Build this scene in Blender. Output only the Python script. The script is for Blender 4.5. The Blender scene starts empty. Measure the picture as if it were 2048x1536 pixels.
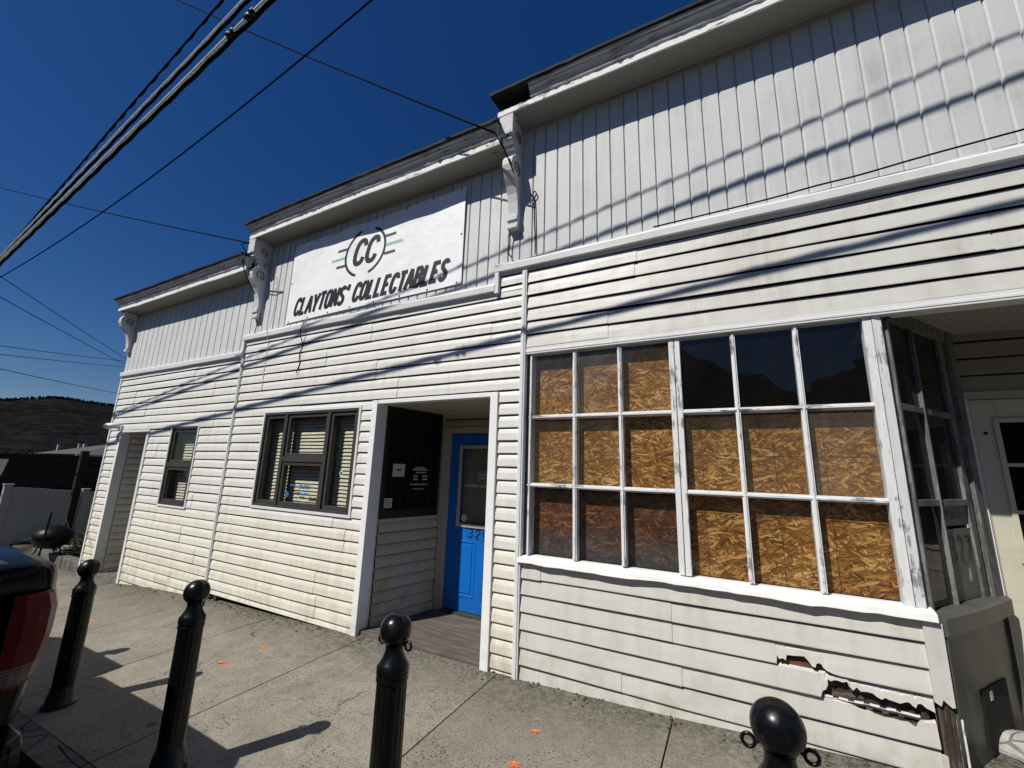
import bpy, math, random
from math import sin, cos, pi, radians
from mathutils import Vector, Matrix
random.seed(7)
scene = bpy.context.scene
COL = scene.collection

# ------------------------------------------------------------------ camera
cam_d = bpy.data.cameras.new('camera'); cam = bpy.data.objects.new('camera', cam_d); COL.objects.link(cam)
cam_d.sensor_width = 36.0; cam_d.lens = 831.29/2048*36; cam_d.clip_start = 0.05; cam_d.clip_end = 6000
YAW, PIT, ROL = radians(27.95220514), radians(11.82548251), radians(-1.75261108)
fw = Vector((-sin(YAW)*cos(PIT), cos(YAW)*cos(PIT), sin(PIT)))
rt = Vector((cos(YAW), sin(YAW), 0)); dn = fw.cross(rt)
rt2 = rt*cos(ROL)+dn*sin(ROL); dn2 = -rt*sin(ROL)+dn*cos(ROL)
mw = Matrix((rt2, -dn2, -fw)).transposed().to_4x4(); mw.translation = Vector((0, -3.3, 1.6))
cam.matrix_world = mw
scene.camera = cam

# ------------------------------------------------------------------ light
SUN_EL, SUN_OFF = radians(50), radians(28)
sdir = Vector((cos(SUN_EL)*sin(SUN_OFF), cos(SUN_EL)*cos(SUN_OFF), -sin(SUN_EL)))   # way the light travels
world = bpy.data.worlds.new('World'); scene.world = world; world.use_nodes = True
wn = world.node_tree; bg = wn.nodes['Background']
sky = wn.nodes.new('ShaderNodeTexSky'); sky.sky_type = 'NISHITA'; sky.sun_disc = False
sky.sun_elevation = SUN_EL; sky.sun_rotation = math.atan2(-sdir.x, -sdir.y)
sky.altitude = 0; sky.air_density = 1.0; sky.dust_density = 0.35; sky.ozone_density = 6.0
hs_ = wn.nodes.new('ShaderNodeHueSaturation'); hs_.inputs['Saturation'].default_value = 1.27; hs_.inputs['Hue'].default_value = .512
wn.links.new(sky.outputs[0], hs_.inputs['Color']); wn.links.new(hs_.outputs[0], bg.inputs[0]); bg.inputs[1].default_value = 0.055
sl = bpy.data.lights.new('sun', 'SUN'); sl.energy = 5.0; sl.angle = radians(0.5); sl.color = (1, .955, .88)
so = bpy.data.objects.new('sun', sl); COL.objects.link(so)
so.rotation_euler = sdir.to_track_quat('-Z', 'Y').to_euler()
vs = scene.view_settings; vs.view_transform = 'Standard'; vs.look = 'None'; vs.gamma = 1; vs.exposure = 0.05

# ------------------------------------------------------------------ materials
class N:
    def __init__(s, name):
        s.m = bpy.data.materials.new(name); s.m.use_nodes = True
        s.t = s.m.node_tree; s.b = s.t.nodes['Principled BSDF']; s.out = s.t.nodes['Material Output']
        s.tc = s.t.nodes.new('ShaderNodeTexCoord')
    def n(s, typ, **kw):
        x = s.t.nodes.new(typ)
        for k, v in kw.items(): setattr(x, k, v)
        return x
    def put(s, sock, v):
        if isinstance(v, bpy.types.NodeSocket): s.t.links.new(v, sock)
        elif isinstance(v, (tuple, list)) and sock.type == 'RGBA' and len(v) == 3: sock.default_value = (*v, 1)
        else: sock.default_value = v
    def map(s, scale=(1, 1, 1), rot=(0, 0, 0), loc=(0, 0, 0), vec=None):
        x = s.n('ShaderNodeMapping'); s.put(x.inputs[0], vec or s.tc.outputs['Object'])
        x.inputs['Location'].default_value = loc; x.inputs['Rotation'].default_value = rot; x.inputs['Scale'].default_value = scale
        return x.outputs[0]
    def noise(s, vec, scale=5, detail=4, rough=.55, dist=0):
        x = s.n('ShaderNodeTexNoise'); s.put(x.inputs['Vector'], vec)
        x.inputs['Scale'].default_value = scale; x.inputs['Detail'].default_value = detail
        x.inputs['Roughness'].default_value = rough; x.inputs['Distortion'].default_value = dist
        return x.outputs['Fac']
    def vor(s, vec, scale=5, feature='F1', rand=1):
        x = s.n('ShaderNodeTexVoronoi', feature=feature); s.put(x.inputs['Vector'], vec)
        x.inputs['Scale'].default_value = scale; x.inputs['Randomness'].default_value = rand
        return x
    def ramp(s, fac, stops, interp='LINEAR'):
        x = s.n('ShaderNodeValToRGB'); cr = x.color_ramp; cr.interpolation = interp
        while len(cr.elements) < len(stops): cr.elements.new(.5)
        for e, (p, c) in zip(cr.elements, stops):
            e.position = p; e.color = (c, c, c, 1) if isinstance(c, (int, float)) else (*c, 1)
        s.put(x.inputs[0], fac); return x.outputs[0]
    def mix(s, f, a, b, mode='MIX'):
        x = s.n('ShaderNodeMix', data_type='RGBA', blend_type=mode)
        s.put(x.inputs[0], f); s.put(x.inputs[6], a); s.put(x.inputs[7], b); return x.outputs[2]
    def math(s, op, a, b=0.0, c=None):
        x = s.n('ShaderNodeMath', operation=op); s.put(x.inputs[0], a); s.put(x.inputs[1], b)
        if c is not None: s.put(x.inputs[2], c)
        return x.outputs[0]
    def sep(s, vec=None):
        x = s.n('ShaderNodeSeparateXYZ'); s.put(x.inputs[0], vec or s.tc.outputs['Object']); return x.outputs
    def geo_pos(s):
        return s.n('ShaderNodeNewGeometry').outputs['Position']
    def bump(s, h, dist=.01, strength=1):
        x = s.n('ShaderNodeBump'); s.put(x.inputs['Height'], h); x.inputs['Distance'].default_value = dist
        x.inputs['Strength'].default_value = strength; s.t.links.new(x.outputs[0], s.b.inputs['Normal'])
    def done(s, col, rough=.6, spec=.3, metal=0):
        s.put(s.b.inputs['Base Color'], col); s.put(s.b.inputs['Roughness'], rough)
        s.b.inputs['Specular IOR Level'].default_value = spec; s.b.inputs['Metallic'].default_value = metal
        return s.m

def m_plain(name, col, rough=.6, var=.12, scale=6, spec=.3, metal=0):
    k = N(name); P = k.geo_pos()
    f = k.noise(P, scale, 6, .6)
    c = k.mix(k.ramp(f, [(.3, 0), (.7, 1)]), tuple(x*(1-var) for x in col), tuple(min(1, x*(1+var)) for x in col))
    return k.done(c, rough, spec, metal)

def m_siding(name, col, grime=(.32, .29, .20), amount=.35, zlow=None, zdirt=(.22, .21, .12), grain=True, rough=.42, bmp=.5):
    k = N(name); P = k.geo_pos()
    st = k.noise(k.map((11, 11, .8), vec=P), 1, 6, .65)           # vertical streaks
    bl = k.noise(k.map((1.1, 1.1, 2.2), vec=P), 1.3, 6, .62)         # broad blotches
    fine = k.noise(P, 140, 3, .6)
    f = k.math('MULTIPLY', k.ramp(st, [(.42, 0), (.75, 1)]), k.ramp(bl, [(.38, 0), (.72, 1)]))
    c = k.mix(k.math('MULTIPLY', f, amount), col, grime)
    c = k.mix(k.ramp(fine, [(.25, .14), (.6, 0)]), c, tuple(x*.55 for x in col))
    sp = k.vor(P, 26)
    spots = k.math('MULTIPLY', k.ramp(sp.outputs['Distance'], [(.05, 1), (.13, 0)]), k.ramp(k.noise(P, 3.1, 3), [(.54, 0), (.62, 1)]))
    c = k.mix(k.math('MULTIPLY', spots, .55), c, (.18, .15, .11))
    if zlow is not None:
        z = k.sep(P)[2]
        g = k.n('ShaderNodeMapRange'); k.put(g.inputs[0], z); g.inputs[1].default_value = zlow[0]; g.inputs[2].default_value = zlow[1]
        g.inputs[3].default_value = 1; g.inputs[4].default_value = 0
        blot = k.noise(P, 5.5, 8, .7)
        d = k.math('MULTIPLY', g.outputs[0], k.ramp(blot, [(.45, .05), (.62, 1)]))
        c = k.mix(k.math('MULTIPLY', d, .55), c, zdirt)
    gr = k.noise(k.map((6, 60, 160), vec=P), 1, 3, .6)
    wave = k.noise(k.map((1.2, 1, 5), vec=P), 1.4, 2, .5)
    k.bump(k.math('ADD', k.math('MULTIPLY', gr, .05), wave), .012, bmp)
    return k.done(c, rough, .3)

def m_weather(name, paint=(.72, .72, .71), wood=(.17, .155, .14), amount=.5, ax='x', rough=.75, dark=(.035, .03, .026)):
    k = N(name); P = k.geo_pos()
    sc = {'x': (2.2, 26, 26), 'z': (26, 26, 2.2), 'y': (26, 2.2, 26)}[ax]
    g = k.noise(k.map(sc, vec=P), 1.3, 8, .68)
    b = k.noise(P, 7, 6, .65)
    f = k.math('ADD', k.math('MULTIPLY', g, .6), k.math('MULTIPLY', b, .4))
    w = k.ramp(f, [(amount-.025, 1), (amount+.025, 0)])
    fine = k.noise(k.map(tuple(4*x for x in sc), vec=P), 1, 4, .6)
    wc = k.mix(k.ramp(fine, [(.35, 0), (.7, 1)]), dark, wood)
    wc = k.mix(k.ramp(k.noise(P, 3, 4), [(.4, 0), (.7, .6)]), wc, tuple(min(1, x*1.7) for x in wood))
    pc = k.mix(k.ramp(fine, [(.3, .35), (.6, 0)]), paint, tuple(x*.6 for x in paint))
    c = k.mix(w, pc, wc)
    k.bump(k.math('SUBTRACT', k.math('MULTIPLY', fine, .5), w), .004, .8)
    return k.done(c, rough, .25)

def m_osb(name, pal, greyz=None):
    k = N(name); P = k.geo_pos()
    wob = k.noise(P, 2.5, 2)
    layers = []
    for i, (a, sx, sz) in enumerate([(8, 11, 66), (-30, 17, 84), (42, 18, 82), (-65, 22, 98), (18, 10, 60), (-9, 13, 74)]):
        vec = k.map((sx, 1, sz), (0, 0, 0), (i*3.7, 0, i*1.9), k.map((1, 1, 1), (0, radians(a), 0), vec=P))
        x = k.n('ShaderNodeMapping'); k.put(x.inputs[0], vec)
        warp = k.noise(vec, .7, 3)
        va = k.n('ShaderNodeVectorMath', operation='ADD'); k.put(va.inputs[0], vec)
        cx = k.n('ShaderNodeCombineXYZ'); k.put(cx.inputs[0], k.math('MULTIPLY', warp, 1.6)); k.put(cx.inputs[2], k.math('MULTIPLY', warp, 1.3))
        k.put(va.inputs[1], cx.outputs[0])
        v = k.vor(va.outputs[0], 1.0); sp = k.n('ShaderNodeSeparateColor'); k.put(sp.inputs[0], v.outputs['Color'])
        layers.append((sp.outputs[0], sp.outputs[1], v.outputs['Distance']))
    pri, val, dst = layers[0]
    for p2, v2, d2 in layers[1:]:
        t = k.math('GREATER_THAN', p2, pri)
        val = k.math('ADD', k.math('MULTIPLY', v2, t), k.math('MULTIPLY', val, k.math('SUBTRACT', 1, t)))
        dst = k.math('ADD', k.math('MULTIPLY', d2, t), k.math('MULTIPLY', dst, k.math('SUBTRACT', 1, t)))
        pri = k.math('MAXIMUM', pri, p2)
    grain = k.noise(k.map((30, 30, 160), vec=P), 1, 3)
    vv = k.math('ADD', k.math('MULTIPLY', val, .8), k.math('MULTIPLY', k.math('SUBTRACT', grain, .5), .45))
    vv = k.math('ADD', vv, k.math('MULTIPLY', k.math('SUBTRACT', k.noise(P, 2.2, 5, .65), .5), .9))
    c = k.ramp(vv, [(0, pal[0]), (.3, pal[1]), (.62, pal[2]), (.95, pal[3])])
    c = k.mix(k.ramp(dst, [(.5, 0), (.85, .75)]), c, tuple(x*.35 for x in pal[0]))
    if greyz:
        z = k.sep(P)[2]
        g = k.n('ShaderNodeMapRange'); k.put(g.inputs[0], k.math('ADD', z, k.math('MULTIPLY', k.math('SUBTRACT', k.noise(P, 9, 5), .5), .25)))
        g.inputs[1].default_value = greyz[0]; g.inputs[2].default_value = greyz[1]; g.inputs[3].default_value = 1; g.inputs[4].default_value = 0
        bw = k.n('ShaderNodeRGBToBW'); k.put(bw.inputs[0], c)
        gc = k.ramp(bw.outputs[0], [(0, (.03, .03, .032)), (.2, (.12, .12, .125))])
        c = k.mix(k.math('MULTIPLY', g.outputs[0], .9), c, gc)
    fade = k.ramp(k.noise(k.map((1.2, 1, .8), vec=P), 1.7, 5, .65), [(.42, 0), (.7, .55)])
    c = k.mix(fade, c, k.mix(.5, c, tuple(x*.6 for x in pal[1])))
    k.bump(vv, .004, .7)
    return k.done(c, .65, .25)

def m_glass(name, dirt=.12, dirtcol=(.45, .44, .40), tint=(.9, .93, .92), streak=True):
    k = N(name); P = k.geo_pos()
    tr = k.n('ShaderNodeBsdfTransparent'); k.put(tr.inputs[0], tint)
    gl = k.n('ShaderNodeBsdfGlossy'); gl.inputs['Roughness'].default_value = .015
    bmp = k.n('ShaderNodeBump'); k.put(bmp.inputs['Height'], k.noise(P, 2.3, 2)); bmp.inputs['Distance'].default_value = .03; bmp.inputs['Strength'].default_value = .2
    k.t.links.new(bmp.outputs[0], gl.inputs['Normal'])
    lw_ = k.n('ShaderNodeLayerWeight'); lw_.inputs[0].default_value = .5
    fz = k.math('ADD', k.math('MULTIPLY', k.math('POWER', lw_.outputs['Facing'], 5.0), .9), .045)
    m1 = k.n('ShaderNodeMixShader'); k.put(m1.inputs[0], fz); k.t.links.new(tr.outputs[0], m1.inputs[1]); k.t.links.new(gl.outputs[0], m1.inputs[2])
    df = k.n('ShaderNodeBsdfDiffuse'); k.put(df.inputs[0], dirtcol)
    n1 = k.noise(k.map((3, 3, 1.2), vec=P), 1.5, 6, .65); n2 = k.noise(P, 40, 3)
    v = k.vor(P, 9); sp = k.math('MULTIPLY', k.ramp(v.outputs['Distance'], [(.03, 1), (.07, 0)]), .4)
    f = k.math('ADD', k.math('MULTIPLY', k.ramp(n1, [(.3, .4), (.75, 1.5)]), dirt), k.math('MULTIPLY', n2, dirt*.35))
    m2 = k.n('ShaderNodeMixShader'); k.put(m2.inputs[0], f); k.t.links.new(m1.outputs[0], m2.inputs[1]); k.t.links.new(df.outputs[0], m2.inputs[2])
    k.t.links.new(m2.outputs[0], k.out.inputs['Surface'])
    return k.m

def m_concrete(name, g_=1.0):
    k = N(name); P = k.geo_pos()
    big = k.noise(P, .9, 6, .6); mid = k.noise(P, 7, 8, .7); fine = k.noise(P, 90, 5, .75)
    c = k.mix(k.ramp(big, [(.3, 0), (.7, 1)]), tuple(g_*x for x in (.235, .217, .172)), tuple(g_*x for x in (.335, .312, .255)))
    c = k.mix(k.ramp(mid, [(.35, 0), (.7, .6)]), c, (.15, .14, .115))
    c = k.mix(k.ramp(fine, [(.38, .6), (.54, 0)]), c, (.075, .07, .057))
    c = k.mix(k.ramp(k.noise(P, 210, 3, .7), [(.54, 0), (.64, .65)]), c, (.40, .345, .30))
    pv = k.noise(k.map((62, 78, 62), vec=P), 1, 3, .55)
    pm = k.ramp(k.noise(P, 2.4, 4), [(.42, .15), (.62, 1)])
    pit = k.math('MULTIPLY', k.ramp(pv, [(.60, 0), (.65, 1)]), pm)
    c = k.mix(k.math('MULTIPLY', pit, .85), c, (.028, .026, .022))
    gum = k.math('MULTIPLY', k.ramp(k.vor(P, 2.1).outputs['Distance'], [(.055, 1), (.075, 0)]), .8)
    c = k.mix(gum, c, (.05, .045, .04))
    va = k.n('ShaderNodeVectorMath', operation='ADD'); k.put(va.inputs[0], P); nn_ = k.n('ShaderNodeTexNoise'); k.put(nn_.inputs['Vector'], P); nn_.inputs['Scale'].default_value = 3; nn_.inputs['Detail'].default_value = 6
    sc_ = k.n('ShaderNodeVectorMath', operation='SCALE'); k.put(sc_.inputs[0], nn_.outputs['Color']); sc_.inputs['Scale'].default_value = .5; k.put(va.inputs[1], sc_.outputs[0])
    crack = k.math('MULTIPLY', k.ramp(k.vor(va.outputs[0], .75, 'DISTANCE_TO_EDGE').outputs['Distance'], [(.002, 1), (.006, 0)]), k.ramp(k.noise(P, .8, 2), [(.5, 0), (.56, .8)]))
    c = k.mix(crack, c, (.04, .036, .03))
    c = k.mix(k.math('MULTIPLY', k.ramp(k.noise(P, 1.6, 7, .7), [(.54, 0), (.72, 1)]), .5), c, (.10, .088, .066))
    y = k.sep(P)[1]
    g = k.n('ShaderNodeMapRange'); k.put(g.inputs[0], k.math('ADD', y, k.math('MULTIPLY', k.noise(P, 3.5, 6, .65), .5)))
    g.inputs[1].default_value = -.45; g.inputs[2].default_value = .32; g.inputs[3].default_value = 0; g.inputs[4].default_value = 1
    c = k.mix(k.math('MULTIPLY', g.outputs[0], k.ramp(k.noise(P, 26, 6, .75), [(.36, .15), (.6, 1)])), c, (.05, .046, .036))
    rust = k.ramp(k.noise(k.map((1.3, 3.5, 1), rot=(0, 0, .5), vec=P), 1.2, 5, .6), [(.64, 0), (.74, .4)])
    c = k.mix(rust, c, (.17, .12, .06))
    k.bump(k.math('SUBTRACT', k.math('MULTIPLY', fine, .5), pit), .006, .7)
    return k.done(c, .85, .2)

def m_wood_floor(name):
    k = N(name); P = k.geo_pos()
    w = k.n('ShaderNodeTexWave', wave_type='BANDS', bands_direction='Y'); k.put(w.inputs['Vector'], k.map((.35, 1.6, 1), rot=(0, 0, .12), vec=P))
    w.inputs['Scale'].default_value = 1.7; w.inputs['Distortion'].default_value = 16; w.inputs['Detail'].default_value = 4; w.inputs['Detail Scale'].default_value = 1.2
    g = k.noise(k.map((5, 60, 1), vec=P), 1, 6, .7)
    c = k.mix(w.outputs['Fac'], (.115, .095, .08), (.17, .145, .125))
    c = k.mix(k.ramp(g, [(.4, .6), (.65, 0)]), c, (.06, .05, .042))
    c = k.mix(k.ramp(k.noise(P, 4, 5, .7), [(.5, 0), (.72, .8)]), c, (.075, .065, .055))
    k.bump(g, .004, .6)
    return k.done(c, .8, .2)

def m_hill(name):
    k = N(name); P = k.geo_pos()
    a = k.noise(P, .012, 8, .6); b = k.noise(k.map((1, 1, .35), vec=P), .075, 8, .85)
    c = k.mix(k.ramp(a, [(.35, 0), (.65, 1)]), (.005, .0052, .0068), (.009, .0088, .0105))
    c = k.mix(k.ramp(b, [(.46, 0), (.66, 1)]), c, (.026, .023, .022))
    return k.done(c, 1, 0)

def m_grass(name):
    k = N(name); P = k.geo_pos()
    c = k.mix(k.ramp(k.noise(P, 6, 6, .7), [(.35, 0), (.65, 1)]), (.03, .05, .012), (.075, .11, .03))
    return k.done(c, .9, .1)

def m_soil(name):
    k = N(name); P = k.geo_pos()
    c = k.mix(k.ramp(k.noise(P, 3, 8, .7), [(.35, 0), (.65, 1)]), (.035, .030, .022), (.09, .082, .06))
    k.bump(k.noise(P, 14, 8, .75), .05, .8)
    return k.done(c, .95, .1)

def m_stone(name, a=(.10, .095, .085), b=(.30, .285, .26)):
    k = N(name); P = k.geo_pos()
    c = k.mix(k.ramp(k.noise(P, 9, 8, .7), [(.3, 0), (.7, 1)]), a, b)
    cr = k.ramp(k.vor(P, 5, 'DISTANCE_TO_EDGE').outputs['Distance'], [(.0, 1), (.03, 0)])
    c = k.mix(k.math('MULTIPLY', cr, .6), c, tuple(x*.25 for x in a))
    k.bump(k.math('SUBTRACT', k.noise(P, 22, 8, .75), cr), .02, .8)
    return k.done(c, .9, .15)

def m_banner(name):
    k = N(name); P = k.geo_pos()
    weave = k.noise(k.map((300, 1, 60), vec=P), 1, 2)
    c = k.mix(k.ramp(weave, [(.3, .18), (.7, 0)]), (.86, .87, .87), (.7, .71, .72))
    c = k.mix(k.ramp(k.noise(P, 2.2, 6, .6), [(.5, 0), (.75, .3)]), c, (.52, .50, .46))
    k.bump(k.noise(k.map((2.2, 1, 1.4), vec=P), 2, 3), .03, .5)
    return k.done(c, .5, .3)

def m_gloss(name, col, rough=.18, coat=0, metal=0, var=.2, spec=.5):
    k = N(name); P = k.geo_pos()
    c = k.mix(k.ramp(k.noise(P, 11, 6, .65), [(.35, 0), (.7, 1)]), tuple(x*(1-var) for x in col), tuple(x*(1+var) for x in col))
    r = k.math('ADD', k.math('MULTIPLY', k.noise(P, 8, 5), .15), rough-.06)
    m = k.done(c, r, spec, metal); k.b.inputs['Coat Weight'].default_value = coat; k.b.inputs['Coat Roughness'].default_value = .06
    return m

def m_bollard(name):
    k = N(name); P = k.geo_pos()
    dust = k.math('MULTIPLY', k.ramp(k.noise(P, 16, 7, .7), [(.48, 0), (.75, 1)]), .55)
    z = k.sep()[2]
    low = k.n('ShaderNodeMapRange'); k.put(low.inputs[0], k.math('ADD', k.math('SUBTRACT', z, .03), k.math('MULTIPLY', k.noise(P, 20, 4), .12))); low.inputs[1].default_value = .22; low.inputs[2].default_value = .04; low.inputs[3].default_value = 0; low.inputs[4].default_value = 1
    c = k.mix(dust, (.0035, .004, .0045), (.013, .0125, .0115))
    c = k.mix(k.math('MULTIPLY', low.outputs[0], .8), c, (.035, .032, .027))
    chip = k.ramp(k.noise(P, 34, 4, .7), [(.70, 0), (.715, 1)])
    c = k.mix(chip, c, (.05, .042, .035))
    k.bump(k.noise(P, 70, 3), .0015, .35)
    return k.done(c, k.math('ADD', .24, k.math('MULTIPLY', dust, .5)), .3)

def m_spray(name, col):
    k = N(name); P = k.geo_pos()
    k.put(k.b.inputs['Base Color'], col); k.b.inputs['Roughness'].default_value = .9
    f = k.math('ADD', k.math('MULTIPLY', k.noise(P, 150, 4, .7), .7), k.math('MULTIPLY', k.noise(P, 30, 3), .5))
    k.put(k.b.inputs['Alpha'], k.ramp(f, [(.52, 0), (.64, 1)]))
    return k.m

def m_sheet(name):
    k = N(name); P = k.geo_pos()
    d = k.noise(k.map((2, 2, .8), vec=P), 2, 7, .65)
    c = k.mix(k.ramp(d, [(.35, 0), (.7, 1)]), (.06, .06, .055), (.115, .112, .10))
    k.bump(k.noise(k.map((1, 1, .6), vec=P), 1.6, 2), .05, .35)
    return k.done(c, .42, .22)

def m_redlamp(name, col, stripe=.25):
    k = N(name); P = k.geo_pos()
    z = k.n('ShaderNodeTexWave', wave_type='BANDS', bands_direction='Z'); k.put(z.inputs['Vector'], P); z.inputs['Scale'].default_value = 22
    c = k.mix(k.math('MULTIPLY', z.outputs['Fac'], stripe), col, tuple(x*.45 for x in col))
    c = k.mix(k.ramp(k.noise(P, 14, 3), [(.4, 0), (.65, .7)]), c, tuple(x*.25 for x in col))
    m = k.done(c, .3, .2); k.b.inputs['Coat Weight'].default_value = .08
    return m

M = {}
M['siding'] = m_siding('vinyl_siding_white', (.70, .692, .65), amount=.65)
M['siding_cream'] = m_siding('vinyl_siding_cream', (.71, .69, .60), grime=(.42, .36, .22), amount=.9, zlow=(-.3, .5))
M['siding_grey'] = m_siding('vinyl_siding_grey_white', (.57, .563, .525), amount=.8, zlow=(-.05, .42), zdirt=(.26, .25, .13))
M['siding_top'] = m_siding('vinyl_siding_stained', (.56, .555, .52), grime=(.25, .22, .14), amount=.95)
M['panel'] = m_siding('metal_panel_white', (.605, .615, .61), grime=(.30, .29, .27), amount=.6, rough=.6, bmp=.15)
M['panel_grey'] = m_siding('metal_panel_dull', (.555, .567, .565), grime=(.28, .27, .25), amount=.75, rough=.6, bmp=.15)
M['trim'] = m_siding('white_trim', (.70, .71, .71), amount=.3)
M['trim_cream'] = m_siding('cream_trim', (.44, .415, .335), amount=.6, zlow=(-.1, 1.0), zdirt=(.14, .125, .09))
M['post_white'] = m_siding('white_post_paint', (.82, .83, .82), amount=.12, zlow=(-.1, .35))
M['drip'] = m_weather('peeling_white_paint', (.80, .81, .80), (.09, .085, .08), .40)
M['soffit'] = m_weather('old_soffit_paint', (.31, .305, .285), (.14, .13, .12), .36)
M['crown'] = m_weather('weathered_grey_wood', (.56, .55, .54), (.36, .35, .34), .45, dark=(.17, .16, .155))
M['roof'] = m_plain('dark_roof_edge', (.022, .021, .022), .8, .4, 30)
M['black_roof'] = m_plain('black_shed_roof', (.003, .003, .0035), 1, .3, 3, 0)
M['bracket'] = m_weather('bracket_paint', (.60, .605, .60), (.20, .19, .18), .42, 'z')
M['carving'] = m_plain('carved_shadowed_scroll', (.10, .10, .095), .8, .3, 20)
M['rot'] = m_weather('rotten_wood', (.11, .075, .05), (.05, .038, .03), .5, 'z', .9)
M['sheath'] = m_weather('old_sheathing', (.15, .115, .095), (.06, .042, .034), .5, 'x', .9)
M['sheath_red'] = m_weather('red_brown_sheathing', (.16, .065, .035), (.07, .03, .02), .5, 'x', .9)
M['bayx'] = m_weather('peeling_sash_x', (.72, .73, .73), (.30, .29, .28), .44, 'x', dark=(.08, .075, .07))
M['bayz'] = m_weather('peeling_sash_z', (.72, .73, .73), (.30, .29, .28), .43, 'z', dark=(.09, .085, .08))
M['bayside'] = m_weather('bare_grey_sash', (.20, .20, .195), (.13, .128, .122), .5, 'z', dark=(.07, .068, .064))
M['jamb'] = m_plain('dark_grey_jamb', (.07, .075, .08), .7, .2, 8)
M['smoke'] = m_glass('murky_glass', .34, (.06, .06, .057), (.3, .32, .32))
M['sill'] = m_weather('chipped_sill_paint', (.80, .80, .79), (.30, .28, .26), .33, 'x')
M['osb'] = m_osb('osb_board', [(.10, .032, .006), (.27, .105, .018), (.44, .205, .046), (.68, .42, .17)])
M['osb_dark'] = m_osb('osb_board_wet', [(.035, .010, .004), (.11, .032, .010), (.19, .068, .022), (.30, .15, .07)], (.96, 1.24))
M['glass'] = m_glass('window_glass', .010)
M['glass_dusty'] = m_glass('dusty_glass', .05, (.42, .38, .30))
M['glass_filmy'] = m_glass('filmy_glass', .10, (.40, .37, .31))
M['glass_dark'] = m_glass('dark_glass', .03, (.2, .2, .2), (.35, .38, .38))
M['dark'] = m_plain('dark_interior', (.012, .012, .013), .9, .3)
M['room'] = m_plain('interior_wall', (.05, .05, .05), .9, .3)
M['bronze'] = m_plain('bronze_frame', (.050, .047, .044), .45, .15, 14)
M['blind'] = m_plain('cream_blinds', (.60, .55, .42), .55, .12, 9)
M['blue'] = m_siding('blue_door_paint', (.0035, .135, .52), grime=(.01, .04, .12), amount=.5, rough=.4, bmp=.12, zlow=(-.1, .35), zdirt=(.02, .05, .10))
M['black'] = m_plain('black_paint', (.012, .012, .013), .5, .1)
M['ink'] = m_plain('banner_black', (.018, .019, .022), .5, .15, 4)
M['plum'] = m_plain('banner_plum', (.10, .075, .10), .5, .1)
M['teal'] = m_plain('banner_teal', (.30, .50, .48), .5, .1)
M['banner'] = m_banner('banner_vinyl')
M['bollard'] = m_bollard('black_gloss_paint')
M['iron'] = m_gloss('black_iron', (.005, .005, .005), .4, spec=.2)
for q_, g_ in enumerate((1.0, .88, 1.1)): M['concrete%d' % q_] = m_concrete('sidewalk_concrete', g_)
M['asphalt'] = m_plain('asphalt', (.05, .05, .05), .9, .3, 60)
M['kerb'] = m_stone('kerb_concrete', (.10, .096, .086), (.21, .20, .18))
M['floor'] = m_wood_floor('plywood_floor')
M['orange'] = m_spray('orange_marking_paint', (.85, .20, .05))
M['truck'] = m_gloss('dark_green_black_car_paint', (.0015, .002, .002), .22, .05, spec=.12)
M['chrome'] = m_gloss('bumper_chrome', (.32, .33, .34), .14, 0, 1, .05)
M['redlamp'] = m_redlamp('red_lens', (.115, .002, .004)); M['clearlamp'] = m_redlamp('clear_lens', (.18, .13, .13), 1.0)
M['rubber'] = m_plain('tyre_rubber', (.018, .018, .018), .85, .2)
M['sheet'] = m_sheet('dull_dark_sheet'); M['cream'] = m_siding('cream_paint', (.55, .53, .42), amount=.5)
M['hill'] = m_hill('bare_wooded_hill'); M['grass'] = m_grass('grass'); M['soil'] = m_soil('soil')
M['stone'] = m_stone('rock'); M['stone_pale'] = m_stone('pale_rock', (.26, .255, .24), (.55, .54, .51))
M['fence'] = m_plain('white_vinyl_fence', (.31, .32, .325), .4, .05, 2)
M['darkwall'] = m_plain('black_board_wall', (.004, .004, .005), 1, .3, 4, 0)
M['shingle'] = m_plain('grey_shingles', (.075, .072, .07), .9, .25, 5)
M['brick'] = m_plain('dark_brick', (.07, .045, .038), .9, .3, 3)
M['cable_grey'] = m_plain('grey_cable', (.70, .72, .73), .5, .25, 20); M['cable'] = m_plain('black_cable', (.004, .004, .005), .8, .2, 6, .05)
M['twig'] = m_plain('dry_twigs', (.11, .09, .065), .9, .3, 10)
M['leaf'] = m_plain('green_leaves', (.05, .085, .02), .7, .4, 6)
M['mailgrey'] = m_plain('grey_painted_panel', (.16, .16, .15), .7, .2, 6)
M['cream_dull'] = m_siding('dull_cream', (.33, .315, .25), amount=.5)
M['tan_shade'] = m_plain('tan_shade', (.20, .175, .13), .8, .1, 3)
M['paper'] = m_plain('paper', (.52, .53, .50), .7, .05); M['white'] = m_plain('white_lettering', (.60, .60, .58), .6, .05)
M['house'] = m_plain('pale_house_paint', (.55, .54, .52), .8, .1); M['red_trim'] = m_plain('faded_red_wall', (.12, .05, .045), .8, .2)
M['bluelabel'] = m_plain('blue_sticker', (.03, .14, .32), .5, .2, 40)
M['wood_post'] = m_weather('dark_pole_wood', (.014, .012, .011), (.008, .007, .007), .5, 'z')

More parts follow.
